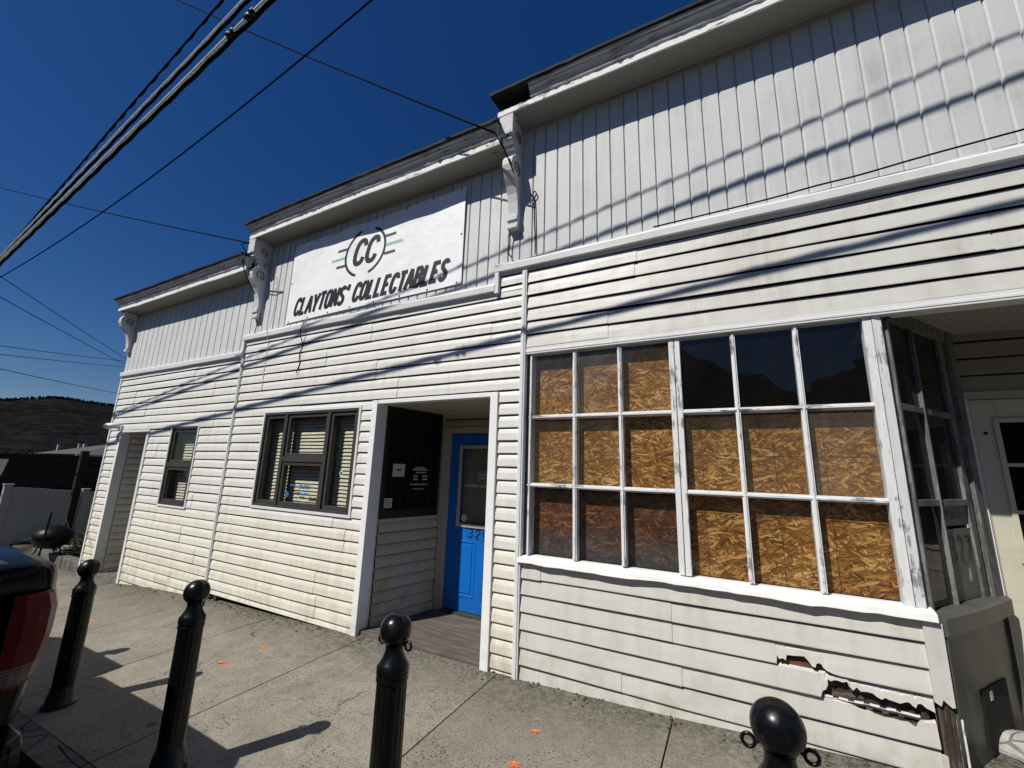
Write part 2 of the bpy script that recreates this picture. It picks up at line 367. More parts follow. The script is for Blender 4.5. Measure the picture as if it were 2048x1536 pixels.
# ------------------------------------------------------------------ mesh tools
class MB:
    def __init__(s): s.v = []; s.f = []; s.m = []; s.slots = []
    def mi(s, m):
        if m not in s.slots: s.slots.append(m)
        return s.slots.index(m)
    def face(s, pts, m):
        b = len(s.v); s.v += [tuple(p) for p in pts]; s.f.append(tuple(range(b, b+len(pts)))); s.m.append(s.mi(m))
    def add(s, vs_, fs, m):
        b = len(s.v); s.v += [tuple(p) for p in vs_]; k = s.mi(m)
        for f in fs: s.f.append(tuple(i+b for i in f)); s.m.append(k)
    def box(s, x0, x1, y0, y1, z0, z1, m):
        s.add([(x0,y0,z0),(x1,y0,z0),(x1,y1,z0),(x0,y1,z0),(x0,y0,z1),(x1,y0,z1),(x1,y1,z1),(x0,y1,z1)],
              [(0,3,2,1),(4,5,6,7),(0,1,5,4),(1,2,6,5),(2,3,7,6),(3,0,4,7)], m)
    def bar(s, a, b, w, h, m, up=(0, 0, 1)):           # square bar from a to b
        a, b = Vector(a), Vector(b); d = (b-a).normalized(); u = Vector(up)
        r = d.cross(u).normalized(); u = r.cross(d).normalized(); r *= w/2; u *= h/2
        s.add([a-r-u, a+r-u, a+r+u, a-r+u, b-r-u, b+r-u, b+r+u, b-r+u],
              [(0,1,2,3),(7,6,5,4),(0,4,5,1),(1,5,6,2),(2,6,7,3),(3,7,4,0)], m)
    def prism_x(s, prof, x0, x1, m, n=1, wob=None):     # prof [(y,z)...] closed, extruded along x in n steps
        k = len(prof); vs_ = []
        for i in range(n+1):
            x = x0+(x1-x0)*i/n
            for j, (y, z) in enumerate(prof):
                dy, dz = wob(x, j) if wob else (0, 0)
                vs_.append((x, y+dy, z+dz))
        fs = []
        for i in range(n):
            for j in range(k):
                a, b = i*k+j, i*k+(j+1) % k; fs.append((a, a+k, b+k, b))
        fs.append(tuple(range(k))); fs.append(tuple(reversed(range(n*k, n*k+k))))
        s.add(vs_, fs, m)
    def lathe(s, prof, c, m, n=32, mod=None):           # prof [(r,z)]
        vs_ = []
        for (r, z) in prof:
            for i in range(n):
                a = 2*pi*i/n; q = r*(mod(i, z) if mod else 1)
                vs_.append((c[0]+q*cos(a), c[1]+q*sin(a), c[2]+z))
        fs = []
        for j in range(len(prof)-1):
            for i in range(n):
                i2 = (i+1) % n; fs.append((j*n+i, j*n+i2, (j+1)*n+i2, (j+1)*n+i))
        fs.append(tuple(reversed(range(n)))); fs.append(tuple(range((len(prof)-1)*n, len(prof)*n)))
        s.add(vs_, fs, m)
    def tube(s, pts, r, m, n=8):
        pts = [Vector(p) for p in pts]; vs_ = []; prev = None
        for i, p in enumerate(pts):
            d = (pts[min(i+1, len(pts)-1)]-pts[max(i-1, 0)]).normalized()
            ref = Vector((0, 0, 1)) if abs(d.z) < .9 else Vector((1, 0, 0))
            u = d.cross(ref).normalized()
            if prev is not None:
                u = (prev-d*prev.dot(d)).normalized()
            prev = u; w = d.cross(u); rr = r[i] if isinstance(r, (list, tuple)) else r
            for k in range(n): a = 2*pi*k/n; vs_.append(p+u*(rr*cos(a))+w*(rr*sin(a)))
        fs = []
        for i in range(len(pts)-1):
            for k in range(n): k2 = (k+1) % n; fs.append((i*n+k, i*n+k2, (i+1)*n+k2, (i+1)*n+k))
        fs.append(tuple(reversed(range(n)))); fs.append(tuple(range((len(pts)-1)*n, len(pts)*n)))
        s.add(vs_, fs, m)
    def torus(s, c, R, r, m, axis='y', n=24, k=10):
        pts = []
        vs_ = []
        for i in range(n):
            a = 2*pi*i/n
            for j in range(k):
                b = 2*pi*j/k; q = R+r*cos(b); t = r*sin(b)
                p = {'y': (q*cos(a), t, q*sin(a)), 'z': (q*cos(a), q*sin(a), t), 'x': (t, q*cos(a), q*sin(a))}[axis]
                vs_.append((c[0]+p[0], c[1]+p[1], c[2]+p[2]))
        fs = [(i*k+j, ((i+1) % n)*k+j, ((i+1) % n)*k+(j+1) % k, i*k+(j+1) % k) for i in range(n) for j in range(k)]
        s.add(vs_, fs, m)
    def blob(s, c, r, m, seed=0, rough=.25, seg=10, rings=7):
        rnd = random.Random(seed); ph = [rnd.uniform(0, 6.28) for _ in range(9)]; vs_ = []
        for j in range(rings+1):
            t = pi*j/rings
            for i in range(seg):
                a = 2*pi*i/seg; d = Vector((sin(t)*cos(a), sin(t)*sin(a), cos(t)))
                q = 1+rough*(sin(3*d.x+ph[0])*sin(2.6*d.y+ph[1])+.6*sin(5*d.z+ph[2]+2*d.x)+.4*sin(7*d.y+ph[3])*sin(6*d.x+ph[4]))
                vs_.append((c[0]+d.x*q*r[0], c[1]+d.y*q*r[1], c[2]+d.z*q*r[2]))
        fs = [(j*seg+i, (j+1)*seg+i, (j+1)*seg+(i+1) % seg, j*seg+(i+1) % seg) for j in range(rings) for i in range(seg)]
        s.add(vs_, fs, m)

OFF = {}
def put_split(name, mb, parent, bevel=0, smooth=False):      # every loose piece becomes a part of its own
    par = list(range(len(mb.v)))
    def find(a):
        while par[a] != a: par[a] = par[par[a]]; a = par[a]
        return a
    for f in mb.f:
        for i in f[1:]: par[find(i)] = find(f[0])
    out = {}
    for f, m in zip(mb.f, mb.m):
        q = out.setdefault(find(f[0]), MB()); q.face([mb.v[i] for i in f], mb.slots[m])
    obs = []
    for q in out.values():
        w_ = MB(); idx = {}
        for f, m in zip(q.f, q.m):
            g_ = []
            for i in f:
                p_ = q.v[i]
                if p_ not in idx: idx[p_] = len(w_.v); w_.v.append(p_)
                g_.append(idx[p_])
            w_.f.append(tuple(g_)); w_.m.append(w_.mi(q.slots[m]))
        obs.append(put(name, w_, parent, smooth=smooth, bevel=bevel))
    return obs
def root(name, loc, label=None, cat=None, group=None, kind=None):
    o = bpy.data.objects.new(name, None); COL.objects.link(o); o.location = loc; o.empty_display_size = .1
    OFF[o.name] = Vector(loc); tag(o, label, cat, group, kind); return o
def tag(o, label=None, cat=None, group=None, kind=None):
    if label: o['label'] = label
    if cat: o['category'] = cat
    if group: o['group'] = group
    if kind: o['kind'] = kind
def put(name, mb, parent=None, smooth=False, bevel=0, loc=None, label=None):
    off = OFF[parent.name] if parent else Vector(loc or (0, 0, 0))
    me = bpy.data.meshes.new(name)
    me.from_pydata([(v[0]-off.x, v[1]-off.y, v[2]-off.z) for v in mb.v], [], mb.f)
    for m in mb.slots: me.materials.append(M[m])
    me.polygons.foreach_set('material_index', mb.m)
    if smooth: me.polygons.foreach_set('use_smooth', [True]*len(mb.f))
    me.update(); o = bpy.data.objects.new(name, me); COL.objects.link(o)
    if parent: o.parent = parent
    else: o.location = off
    OFF[o.name] = off
    if bevel:
        b = o.modifiers.new('bevel', 'BEVEL'); b.width = bevel; b.segments = 2; b.limit_method = 'ANGLE'
    if label: o['label'] = label
    return o
def fix_normals(o):
    import bmesh
    bm = bmesh.new(); bm.from_mesh(o.data); bmesh.ops.recalc_face_normals(bm, faces=bm.faces); bm.to_mesh(o.data); bm.free()
    return o
def smooth_angle(o, deg=40):
    o.data.polygons.foreach_set('use_smooth', [True]*len(o.data.polygons)); o.data.set_sharp_from_angle(angle=radians(deg)); return o

def wav(x, z, seed=0):
    return (sin(x*2.1+z*3+seed)+.6*sin(x*5.3-z*7+seed*2.3)+.35*sin(x*11.7+z*17+seed*3.1))/2

GW = [(-14, -.48), (-9.9, -.31), (-8.3, -.24), (-7.5, -.17), (-6, -.09), (-4.5, -.05), (-3.4, -.015), (-1.63, .012), (-.5, .05), (.5, .10), (3, .18), (9, .4)]
def gw(x):
    if x <= GW[0][0]: return GW[0][1]+(x-GW[0][0])*.04
    for (a, za), (b, zb) in zip(GW, GW[1:]):
        if x <= b: return za+(zb-za)*(x-a)/(b-a)
    return GW[-1][1]+(x-9)*.03
def gz(x, y): return gw(x)+.02*min(y, 0)

PROF_LAP = [(0, .0205), (.05, .021), (.5, .013), (.91, .005), (1, -.013)]
PROF_DUTCH = [(0, .0195), (.06, .020), (.52, .0175), (.74, .0115), (.90, .004), (1, -.012)]
def interp(tab, t):
    for (a, va), (b, vb) in zip(tab, tab[1:]):
        if t <= b: return va+(vb-va)*(t-a)/(b-a)
    return tab[-1][1]

def siding(mb, A, B, z0, z1, lip0, pitch, prof, mat, openings=(), seed=0, step=.12, low=None, top=None, joints=None, amp=.0018, ztop=None):
    """Lapped boards on the vertical plane through A and B; mat is a slot name or a function of the course's lower z."""
    A, B = Vector((*A, 0)), Vector((*B, 0)); L = (B-A).length; d = (B-A)/L; nrm = Vector((d.y, -d.x, 0)); rnd = random.Random(seed)
    k0 = math.floor((z0-lip0)/pitch); k = k0; pair = []
    while lip0+k*pitch < z1-1e-4:
        za, zb = lip0+k*pitch, lip0+(k+1)*pitch
        if k % 2 == 0 or not pair:
            pair = []
            x = rnd.uniform(.5, 3.4)
            while x < L-.3:
                pair.append(x); x += rnd.uniform(2.2, 3.8)
        js = [0]+(joints(k) if joints else pair)+[L]
        ts = {0.0, 1.0} | {p[0] for p in prof}
        for (x0, x1, a, b) in openings:
            for z in (a, b):
                if za < z < zb: ts.add((z-za)/(zb-za))
        for z in (z0, z1):
            if za < z < zb: ts.add((z-za)/(zb-za))
        ts = sorted(ts); mm = mat(za) if callable(mat) else mat
        for si in range(len(js)-1):
            ja, jb = js[si], js[si+1]; dd = .0075-.0042*(si % 3)+rnd.uniform(0, .001); dz = rnd.uniform(-.0022, .0022)
            cuts = {ja, jb}
            for (x0, x1, a, b) in openings:
                if a < zb and b > za:
                    for x in (x0, x1):
                        if ja < x < jb: cuts.add(x)
            for f in (low, top):
                if f:
                    for x in f(k, None):
                        if ja < x < jb: cuts.add(x)
            base = sorted(cuts); xs = []
            for p, q in zip(base, base[1:]):
                n = max(1, int((q-p)/step)); xs += [p+(q-p)*i/n for i in range(n)]
            xs.append(jb)
            def P(x, t):
                t0 = low(k, x) if low else 0; t1 = top(k, x) if top else 1
                t = t0+(t1-t0)*t
                dep = interp(prof, t)+(dd+amp*wav(x+seed, k*.37, seed))*(1 if t < .95 else .2)
                if t0 > .01 and t < .2: dep += .008*abs(wav(x*17, k, seed))
                z = za+(zb-za)*t+(dz if t < .99 else 0)+.0012*wav(x*.8, k, seed+2)
                z = min(z1, max(z0, z))
                q = A+d*x+nrm*dep; return (q.x, q.y, z)
            for ti in range(len(ts)-1):
                t0, t1 = ts[ti], ts[ti+1]; zm = za+(zb-za)*(t0+t1)/2
                if zm < z0 or zm > z1: continue
                for xa, xb in zip(xs, xs[1:]):
                    xm = (xa+xb)/2
                    if any(o[0] < xm < o[1] and o[2] < zm < o[3] for o in openings): continue
                    mb.face([P(xa, t0), P(xb, t0), P(xb, t1), P(xa, t1)], mm)
                    if ti == 0:
                        pa, pb = P(xa, 0), P(xb, 0); ia = Vector(pa)-nrm*.006+Vector((0, 0, .003)); ib = Vector(pb)-nrm*.006+Vector((0, 0, .003))
                        mb.face([ia, ib, pb, pa], mm)
            if si > 0:      # end cap at a joint
                for ti in range(len(ts)-1):
                    zm = za+(zb-za)*(ts[ti]+ts[ti+1])/2
                    if zm < z0 or zm > z1 or any(o[0] < ja < o[1] and o[2] < zm < o[3] for o in openings): continue
                    p, q = Vector(P(ja, ts[ti])), Vector(P(ja, ts[ti+1])); mb.face([p-nrm*.006, q-nrm*.006, q, p], mm)
        k += 1

def vpanel(mb, x0, x1, z0, z1, g0, pitch, mat, seed=0, y=0):
    """Vertical grooved boards facing -y."""
    xs = [(x0, .0095)]; k = math.ceil((x0+.03-g0)/pitch)
    while g0+k*pitch < x1-.02:
        g = g0+k*pitch; xs += [(g-.005, .0095), (g-.004, -.005), (g+.004, -.005), (g+.006, .002), (g+.017, .0094)]
        xs += [(g+pitch*.6, .0096)] if g+pitch*.55 < x1-.02 else []
        k += 1
    xs.append((x1, .0095)); nz = 7
    rows = []
    for j in range(nz+1):
        z = z0+(z1-z0)*j/nz
        rows.append([(x, y-d-.0006*wav(x*3, z*2, seed), z) for x, d in xs])
    n = len(xs); vs_ = [p for r in rows for p in r]
    mb.add(vs_, [(j*n+i, j*n+i+1, (j+1)*n+i+1, (j+1)*n+i) for j in range(nz) for i in range(n-1)], mat)

def ribbon(mb, pts, w, fn, m, layer=0):
    """A flat pen stroke through 2-d points, mapped to 3-d by fn(u, v, layer)."""
    pts = [Vector(p) for p in pts]; L, R = [], []
    for i, p in enumerate(pts):
        a = (p-pts[i-1]).normalized() if i else None; b = (pts[i+1]-p).normalized() if i < len(pts)-1 else None
        t = ((a or b)+(b or a)); t = t.normalized() if t.length > 1e-6 else (a or b)
        nn = Vector((-t.y, t.x)); s = 1
        if a is not None and b is not None: s = 1/max(.55, nn.dot(Vector((-b.y, b.x))))
        L.append(p+nn*w/2*s); R.append(p-nn*w/2*s)
    for i in range(len(pts)-1):
        mb.face([fn(*R[i], layer), fn(*R[i+1], layer), fn(*L[i+1], layer), fn(*L[i], layer)], m)

GLY = {  # stroke skeletons in a 1 x 1 box
 'C': [[(.92,.74),(.84,.93),(.60,1),(.34,.97),(.14,.80),(.08,.5),(.12,.2),(.32,.03),(.58,0),(.82,.06),(.92,.26)]],
 'L': [[(.14,1.04),(.14,.0),(.92,.0)]],
 'A': [[(.0,-.05),(.48,1.02)],[(.50,1.02),(.98,-.05)],[(.22,.33),(.80,.33)]],
 'Y': [[(.02,1.05),(.50,.45)],[(.98,1.05),(.48,.40)],[(.49,.5),(.49,-.05)]],
 'T': [[(.0,.98),(1.0,.98)],[(.5,.98),(.5,-.05)]],
 'O': [[(.5,1),(.22,.95),(.08,.72),(.08,.28),(.22,.05),(.5,0),(.78,.05),(.92,.28),(.92,.72),(.78,.95),(.5,1)]],
 'N': [[(.1,-.05),(.1,1.05)],[(.12,1.0),(.88,.0)],[(.9,1.05),(.9,-.05)]],
 'S': [[(.9,.84),(.7,.99),(.34,.99),(.12,.82),(.2,.62),(.5,.51),(.82,.38),(.88,.17),(.66,.01),(.3,.01),(.06,.17)]],
 "'": [[(.35,1.08),(.28,.72)]],
 'E': [[(.92,.98),(.12,.98),(.12,.02),(.92,.02)],[(.12,.51),(.78,.51)]],
 'B': [[(.12,-.05),(.12,.98),(.62,.98),(.84,.84),(.80,.62),(.58,.52),(.14,.52)],[(.58,.52),(.86,.40),(.88,.16),(.64,.02),(.14,.02)]],
 '3': [[(.08,.86),(.32,1),(.68,.95),(.78,.76),(.6,.56),(.38,.52)],[(.5,.53),(.82,.4),(.84,.16),(.56,0),(.22,.03),(.06,.18)]],
 '2': [[(.1,.76),(.24,.96),(.56,1),(.82,.86),(.78,.6),(.1,.02),(.92,.02)]],
 '9': [[(.86,.62),(.62,.44),(.28,.46),(.12,.7),(.28,.96),(.62,.99),(.86,.78),(.82,.4),(.62,.06),(.36,-.06)]],
 '7': [[(.05,.96),(.92,.96),(.42,-.02)]],
 'M': [[(.02,0),(.08,1),(.48,.35),(.88,1),(.98,0)]], 'a': [[(.82,.5),(.4,.58),(.12,.3),(.36,.0),(.82,.2)],[(.82,.56),(.86,.0)]],
 'i': [[(.5,.52),(.5,0)],[(.5,.78),(.5,.7)]], 'l': [[(.5,1.0),(.5,0)]],
 'U': [[(.1,1),(.1,.3),(.3,0),(.7,0),(.9,.3),(.9,1)]],
}
def write(mb, txt, x, z, w, h, pen, fn, m, gap=.16, shear=0, slope=0, seed=0):
    rnd = random.Random(seed); lay = 0
    for ch in txt:
        cw = w*(.42 if ch in "'il" else .62 if ch == ' ' else 1.0)
        if ch in GLY:
            jz = rnd.uniform(-.02, .02)*h
            for st in GLY[ch]:
                if ch in 'COS329a':
                    for _ in range(2):
                        q_ = [st[0]]
                        for p0_, p1_ in zip(st, st[1:]): q_ += [(p0_[0]*.75+p1_[0]*.25, p0_[1]*.75+p1_[1]*.25), (p0_[0]*.25+p1_[0]*.75, p0_[1]*.25+p1_[1]*.75)]
                        st = q_+[st[-1]]
                pp = [(x+a*w*(1-gap)*(cw/w if ch in "'il" else 1)+shear*b*h, z+b*h+jz+slope*(a*w)) for a, b in st]
                ribbon(mb, pp, pen, fn, m, lay); lay += 1
        x += cw; z += slope*cw
    return x

# ------------------------------------------------------------------ setting: ground, road, hill
def strip(mb, xs, ya, yb, zf, m, ny=1, thick=0):
    n = len(xs); vs_ = []
    ys = [ya+(yb-ya)*j/ny for j in range(ny+1)]
    for y in ys:
        for x in xs: vs_.append((x, y, zf(x, y)))
    mb.add(vs_, [(j*n+i, j*n+i+1, (j+1)*n+i+1, (j+1)*n+i) for j in range(ny) for i in range(n-1)], m)
sw = MB()
jx = [-18, -16.6, -15.2, -13.9, -12.6, -11.3, -9.95, -8.62, -7.28, -5.95, -4.62, -3.275, -1.79, -.465, .9, 2.3, 3.7, 5.1, 6.5, 8]
for a, b in zip(jx, jx[1:]):
    a2, b2 = a+.005, b-.005; n = 6; xs = [a2+(b2-a2)*i/n for i in range(n+1)]
    yb = .02 if b < .95 else 1.2
    cm = 'concrete%d' % (jx.index(a)*7 % 5 % 3)
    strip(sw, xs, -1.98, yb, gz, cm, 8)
    for e in (a2, b2): sw.face([(e, -1.98, gz(e, -1.98)), (e, yb, gz(e, yb)), (e, yb, gz(e, yb)-.03), (e, -1.98, gz(e, -1.98)-.03)], cm)
o = put('sidewalk', sw); tag(o, kind='structure')
jb = MB(); xs = [-18+26*i/60 for i in range(61)]
strip(jb, xs, -1.98, 1.3, lambda x, y: gz(x, y)-.022, 'soil', 2)
o = put('joint_base', jb); tag(o, kind='structure')
kb = MB(); xs = [-40+60*i/60 for i in range(61)]
for (ya, yb, f) in ((-2.12, -1.985, lambda x, y: gz(x, -1.98)+.002),): strip(kb, xs, ya, yb, f, 'kerb')
for x0, x1 in zip(xs, xs[1:]): kb.face([(x0, -2.12, gz(x0, -1.98)-.2), (x1, -2.12, gz(x1, -1.98)-.2), (x1, -2.12, gz(x1, -1.98)+.002), (x0, -2.12, gz(x0, -1.98)+.002)], 'kerb')
o = put('kerb', kb); tag(o, kind='structure')
rd = MB(); strip(rd, [-60+90*i/60 for i in range(61)], -10.5, -2.1, lambda x, y: gz(x, -1.98)-.16, 'asphalt', 2)
o = put('road', rd); tag(o, kind='structure')
def lot(x, y):
    base = gz(x, y)-.1
    if x < -10.2:
        t = min(1, (-10.2-x)/1.2); base = base*(1-t)+(-.27-.02*(y))*t if y > .1 else base
    r = math.hypot(x+10, y)
    if r > 12: base -= (1-math.exp(-(r-12)/60))*9
    return base
gm = MB(); gx = [-900, -500, -300, -180, -110, -70, -45, -32, -24, -19, -16.5]+[-16+.5*i for i in range(13)]+[-9.8, -9, -6, -3, 0, 3, 6, 10, 20, 60, 200, 900]
gy = [-900, -300, -100, -40, -20, -12, -10, -6, -2.2, -1, .1, .12]+[.5*i for i in range(1, 13)]+[8, 12, 18, 30, 60, 120, 250, 500, 900]
nx = len(gx)
gm.add([(x, y, lot(x, y)) for y in gy for x in gx], [(j*nx+i, j*nx+i+1, (j+1)*nx+i+1, (j+1)*nx+i) for j in range(len(gy)-1) for i in range(nx-1)], 'soil')
o = put('ground', gm, smooth=True); tag(o, kind='structure')

hm = MB(); az0, az1, na = radians(195), radians(60), 150
rr = [300, 360, 430, 520, 620, 730, 850, 960, 1040, 1100, 1200]
def hillz(a, r):
    t = max(0, min(1, (r-380)/680)); s = t*t*(3-2*t)
    ridge = 70+16*sin((pi-a)*4+.4)+7*sin(a*11+1)+4*sin(a*27)+2.2*sin(a*61+.6)
    z = -9+s*(ridge+9)+t*(1-t)*10*sin(a*19+r*.01)
    if r > 1100: z -= (r-1100)*.3
    return z
def hp(a, r): return (r*cos(a), r*sin(a), hillz(a, r))
for j in range(len(rr)-1):
    for i in range(na):
        a, b = az0+(az1-az0)*i/na, az0+(az1-az0)*(i+1)/na
        hm.face([hp(a, rr[j]), hp(a, rr[j+1]), hp(b, rr[j+1]), hp(b, rr[j])], 'hill')
o = put('hill', hm, smooth=True); tag(o, kind='structure')
tm = MB(); rnd = random.Random(3)
for i in range(7000):
    a = radians(rnd.uniform(150, 185)); r = rnd.uniform(930, 1130) if i % 2 else rnd.uniform(400, 560); z = hillz(a, r)
    h = rnd.uniform(2, 4.5)*(1 if i % 2 else .45); w = h*rnd.uniform(.2, .4); c = (r*cos(a), r*sin(a), z+h*.55)
    k = 5; vs_ = []
    for t_, q in ((-.5, .35), (-.1, 1), (.3, .8), (.55, .15)):
        for g in range(k):
            b = 2*pi*g/k+rnd.uniform(-.4, .4); u = w*q*rnd.uniform(.6, 1.2)
            vs_.append((c[0]+u*cos(b), c[1]+u*sin(b), c[2]+h*t_+rnd.uniform(-.5, .5)))
    tm.add(vs_, [(q*k+g, q*k+(g+1) % k, (q+1)*k+(g+1) % k, (q+1)*k+g) for q in range(3) for g in range(k)]+[tuple(range(15, 20))], 'hill')
o = put('hillside_woods', tm); tag(o, 'bare brown woods covering the far hillside', 'woods', kind='stuff')

# ------------------------------------------------------------------ the three shop fronts
def cornice(parent, x0, x1, zs, gap=None, seed=0):
    w = lambda x, j: (.004*wav(x*1.3, j, seed), .006*wav(x*.9, 0, seed+1))
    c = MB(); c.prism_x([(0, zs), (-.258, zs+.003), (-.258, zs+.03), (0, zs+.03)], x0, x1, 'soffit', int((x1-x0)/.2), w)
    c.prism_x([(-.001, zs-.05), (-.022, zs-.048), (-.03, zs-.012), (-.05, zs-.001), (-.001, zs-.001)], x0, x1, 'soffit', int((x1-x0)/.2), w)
    co = put('cornice', c, parent)
    rnd = random.Random(seed+5); n = int((x1-x0)/.03)
    d = MB(); vs_ = []
    for i in range(n+1):      # chipped upper edge of the drip board
        x = x0+(x1-x0)*i/n; h = .052+rnd.choice([0, 0, .004, -.008, -.02, -.032])*rnd.random()+.003*wav(x*4, 0, seed); dy, dz = w(x, 0)
        vs_ += [(x, -.275+dy, zs-.004+dz), (x, -.275+dy, zs+h+dz), (x, -.259+dy, zs+h+dz), (x, -.259+dy, zs-.004+dz)]
    d.add(vs_, [(i*4+j, i*4+4+j, i*4+4+(j+1) % 4, i*4+(j+1) % 4) for i in range(n) for j in range(4)]+[(0, 1, 2, 3), (n*4+3, n*4+2, n*4+1, n*4)], 'drip')
    put('drip_board', fix_m(d), co)
    k = MB(); a = x0 if gap is None else gap
    k.prism_x([(-.2, zs+.045), (-.262, zs+.045), (-.266, zs+.078), (-.282, zs+.081), (-.284, zs+.10), (-.298, zs+.128), (-.318, zs+.148), (-.322, zs+.165), (-.338, zs+.168), (-.342, zs+.19), (-.2, zs+.195)], a, x1, 'crown', int((x1-x0)/.15),
              lambda x, j: (.004*wav(x*2, j, seed+3), .006*wav(x*.9, 0, seed+1)))
    put('crown_moulding', k, co)
    r = MB(); n = int((x1-x0)/.09); vs_ = []
    for i in range(n+1):
        x = x0-.05+(x1-x0+.06)*i/n; e = rnd.uniform(-.004, .004); dz = .006*wav(x*.9, 0, seed+1)
        vs_ += [(x, -.365+e, zs+.197+dz+rnd.choice([0, 0, 0, -.012])*rnd.random()), (x, -.368+e, zs+.218+dz), (x, .4, zs+.30+dz), (x, .4, zs+.27+dz)]
    r.add(vs_, [(i*4+j, i*4+4+j, i*4+4+(j+1) % 4, i*4+(j+1) % 4) for i in range(n) for j in range(4)]+[(0, 1, 2, 3), (n*4+3, n*4+2, n*4+1, n*4)], 'roof')
    r.box(x0, x1, .4, 8, zs+.1, zs+.28, 'roof')
    r.box(x0+.01, x1, -.19, .4, zs+.05, zs+.19, 'roof')
    put('roof_edge', fix_m(r), co)
def fix_m(mb): return mb

def bracket(parent, x0, x1, ztop, full=True, s=1.0):
    """Carved console under the cornice: outline in y-z, thickness along x, raised spirals on both cheeks."""
    b = MB(); H = s
    if full:
        out = [(0, 0), (-.25, 0), (-.255, -.06), (-.25, -.27), (-.235, -.29), (-.2, -.30), (-.195, -.335), (-.165, -.34), (-.16, -.40), (-.20, -.43), (-.225, -.48), (-.228, -.53), (-.21, -.59), (-.175, -.65),
               (-.135, -.71), (-.105, -.78), (-.088, -.86), (-.078, -.95), (-.075, -1.0), (-.09, -1.01), (-.092, -1.06), (-.075, -1.075), (-.075, -1.11), (-.088, -1.115), (-.088, -1.145), (0, -1.145)]
        spir = [(-.115, -.16, .055), (-.125, -.52, .065)]
    else:
        out = [(0, 0), (-.24, 0), (-.24, -.045), (-.215, -.05), (-.215, -.085), (-.235, -.11), (-.25, -.16), (-.245, -.22), (-.215, -.28), (-.165, -.33), (-.12, -.40), (-.09, -.49), (-.075, -.58), (-.07, -.66), (-.085, -.67), (-.085, -.73), (0, -.735)]
        spir = [(-.13, -.18, .062)]
    b.prism_x([(y, ztop+z*H) for y, z in out], x0, x1, 'bracket', 1)
    if full: b.box(x0-.02, x1+.02, -.275, -.2, ztop-.225, ztop-.01, 'bracket')
    bo = put('bracket', b, parent, bevel=.004)
    sp = MB()
    for (cy, cz, R) in spir:
        for xx in (x0-.001, x1+.001):
            pts = []
            for i in range(40):
                t = i/39; a = -1.2+t*4.6*pi*.72; q = R*(1-.82*t); pts.append((xx, cy+q*cos(a), ztop+(cz+q*sin(a)*1.1)*H))
            sp.tube(pts, [.009*(1-.5*i/39) for i in range(40)], 'carving', 6)
    put_split('scroll', sp, bo, smooth=True)
    bp = MB(); e = out[-1][1]*H
    bp.box(x0-.018, x1+.018, -.022, .002, ztop+e-.012, ztop-.0, 'bracket')
    put('back_board', bp, bo)

def band(parent, x0, x1, z0, seed=0, h=.13, left=True):
    b = MB(); w = lambda x, j: (0, .005*wav(x*.7, 0, seed)+(-.006*abs(wav(x*1.7, 3, seed)) if j in (1, 2) else 0))
    b.prism_x([(.0, z0+.002), (-.03, z0), (-.03, z0+.028), (-.062, z0+.030), (-.066, z0+.085), (-.058, z0+.10), (-.022, z0+h-.012), (-.022, z0+h), (0, z0+h+.002)], x0, x1, 'trim', max(2, int((x1-x0)/.15)), w)
    return put('band_moulding', b, parent)

def win_frame(fr, x0, x1, z0, z1, y0, y1, t, m):
    fr.box(x0, x0+t, y0, y1, z0, z1, m); fr.box(x1-t, x1, y0, y1, z0, z1, m)
    fr.box(x0+t, x1-t, y0, y1, z0, z0+t, m); fr.box(x0+t, x1-t, y0, y1, z1-t, z1, m)
def blinds(mb, x0, x1, z0, z1, y, seed=0, pitch=.042):
    rnd = random.Random(seed); z = z0; n = max(2, int((x1-x0)/.15))
    while z < z1:
        tilt = rnd.uniform(-.003, .003); sag = rnd.uniform(0, .004); vs_ = []
        for i in range(n+1):
            t = i/n; x = x0+(x1-x0)*t; zz = z+tilt*(t-.5)*2-sag*4*t*(1-t)
            vs_ += [(x, y-.010, zz-.010), (x, y-.001, zz+.012), (x, y+.010, zz+.026)]
        mb.add(vs_, [(i*3+j, i*3+3+j, i*3+4+j, i*3+1+j) for i in range(n) for j in range(2)], 'blind'); z += pitch

# ---- left unit ------------------------------------------------------
s1 = root('storefront', (-7.9, 0, -.2), 'narrow clapboard storefront with one tall window and an open cream passage', 'storefront', 'joined clapboard storefronts')
w = MB()
siding(w, (-9.86, 0), (-6.07, 0), -.45, 3.07, .727, .1142, PROF_DUTCH, lambda z: 'siding' if z > .9 else 'siding_cream',
       [(.42, 1.42, -1, 2.05), (2.16, 2.96, .935, 2.14)], 11)
put('front_wall', w, s1)
p = MB(); vpanel(p, -9.86, -5.95, 3.15, 4.30, -9.425, .1766, 'panel', 2); put('parapet_panel', p, s1)
band(s1, -9.88, -6.07, 3.055, 4, .10)
cornice(s1, -9.93, -5.93, 4.285, seed=1)
bracket(s1, -9.90, -9.79, 4.28, False)
t = MB(); t.box(-9.885, -9.835, -.038, .05, -.45, 3.05, 'trim'); t.box(-9.895, -9.84, -.012, .06, 3.05, 4.27, 'panel')
t.box(-9.44, -9.372, -.036, .10, -.45, 2.052, 'post_white'); t.box(-8.455, -8.385, -.036, .08, -.45, 2.052, 'trim'); t.box(-9.44, -8.385, -.03, .05, 2.053, 2.09, 'trim')
t.box(-6.095, -6.045, -.040, .02, -.2, 3.05, 'trim'); t.box(-6.082, -6.058, -.047, -.036, -.2, 3.05, 'trim')
put_split('trim', t, s1, bevel=.003)
f = MB(); win_frame(f, -7.70, -6.90, .935, 2.14, -.032, .06, .028, 'trim')
fo = put('window', f, s1, bevel=.002)
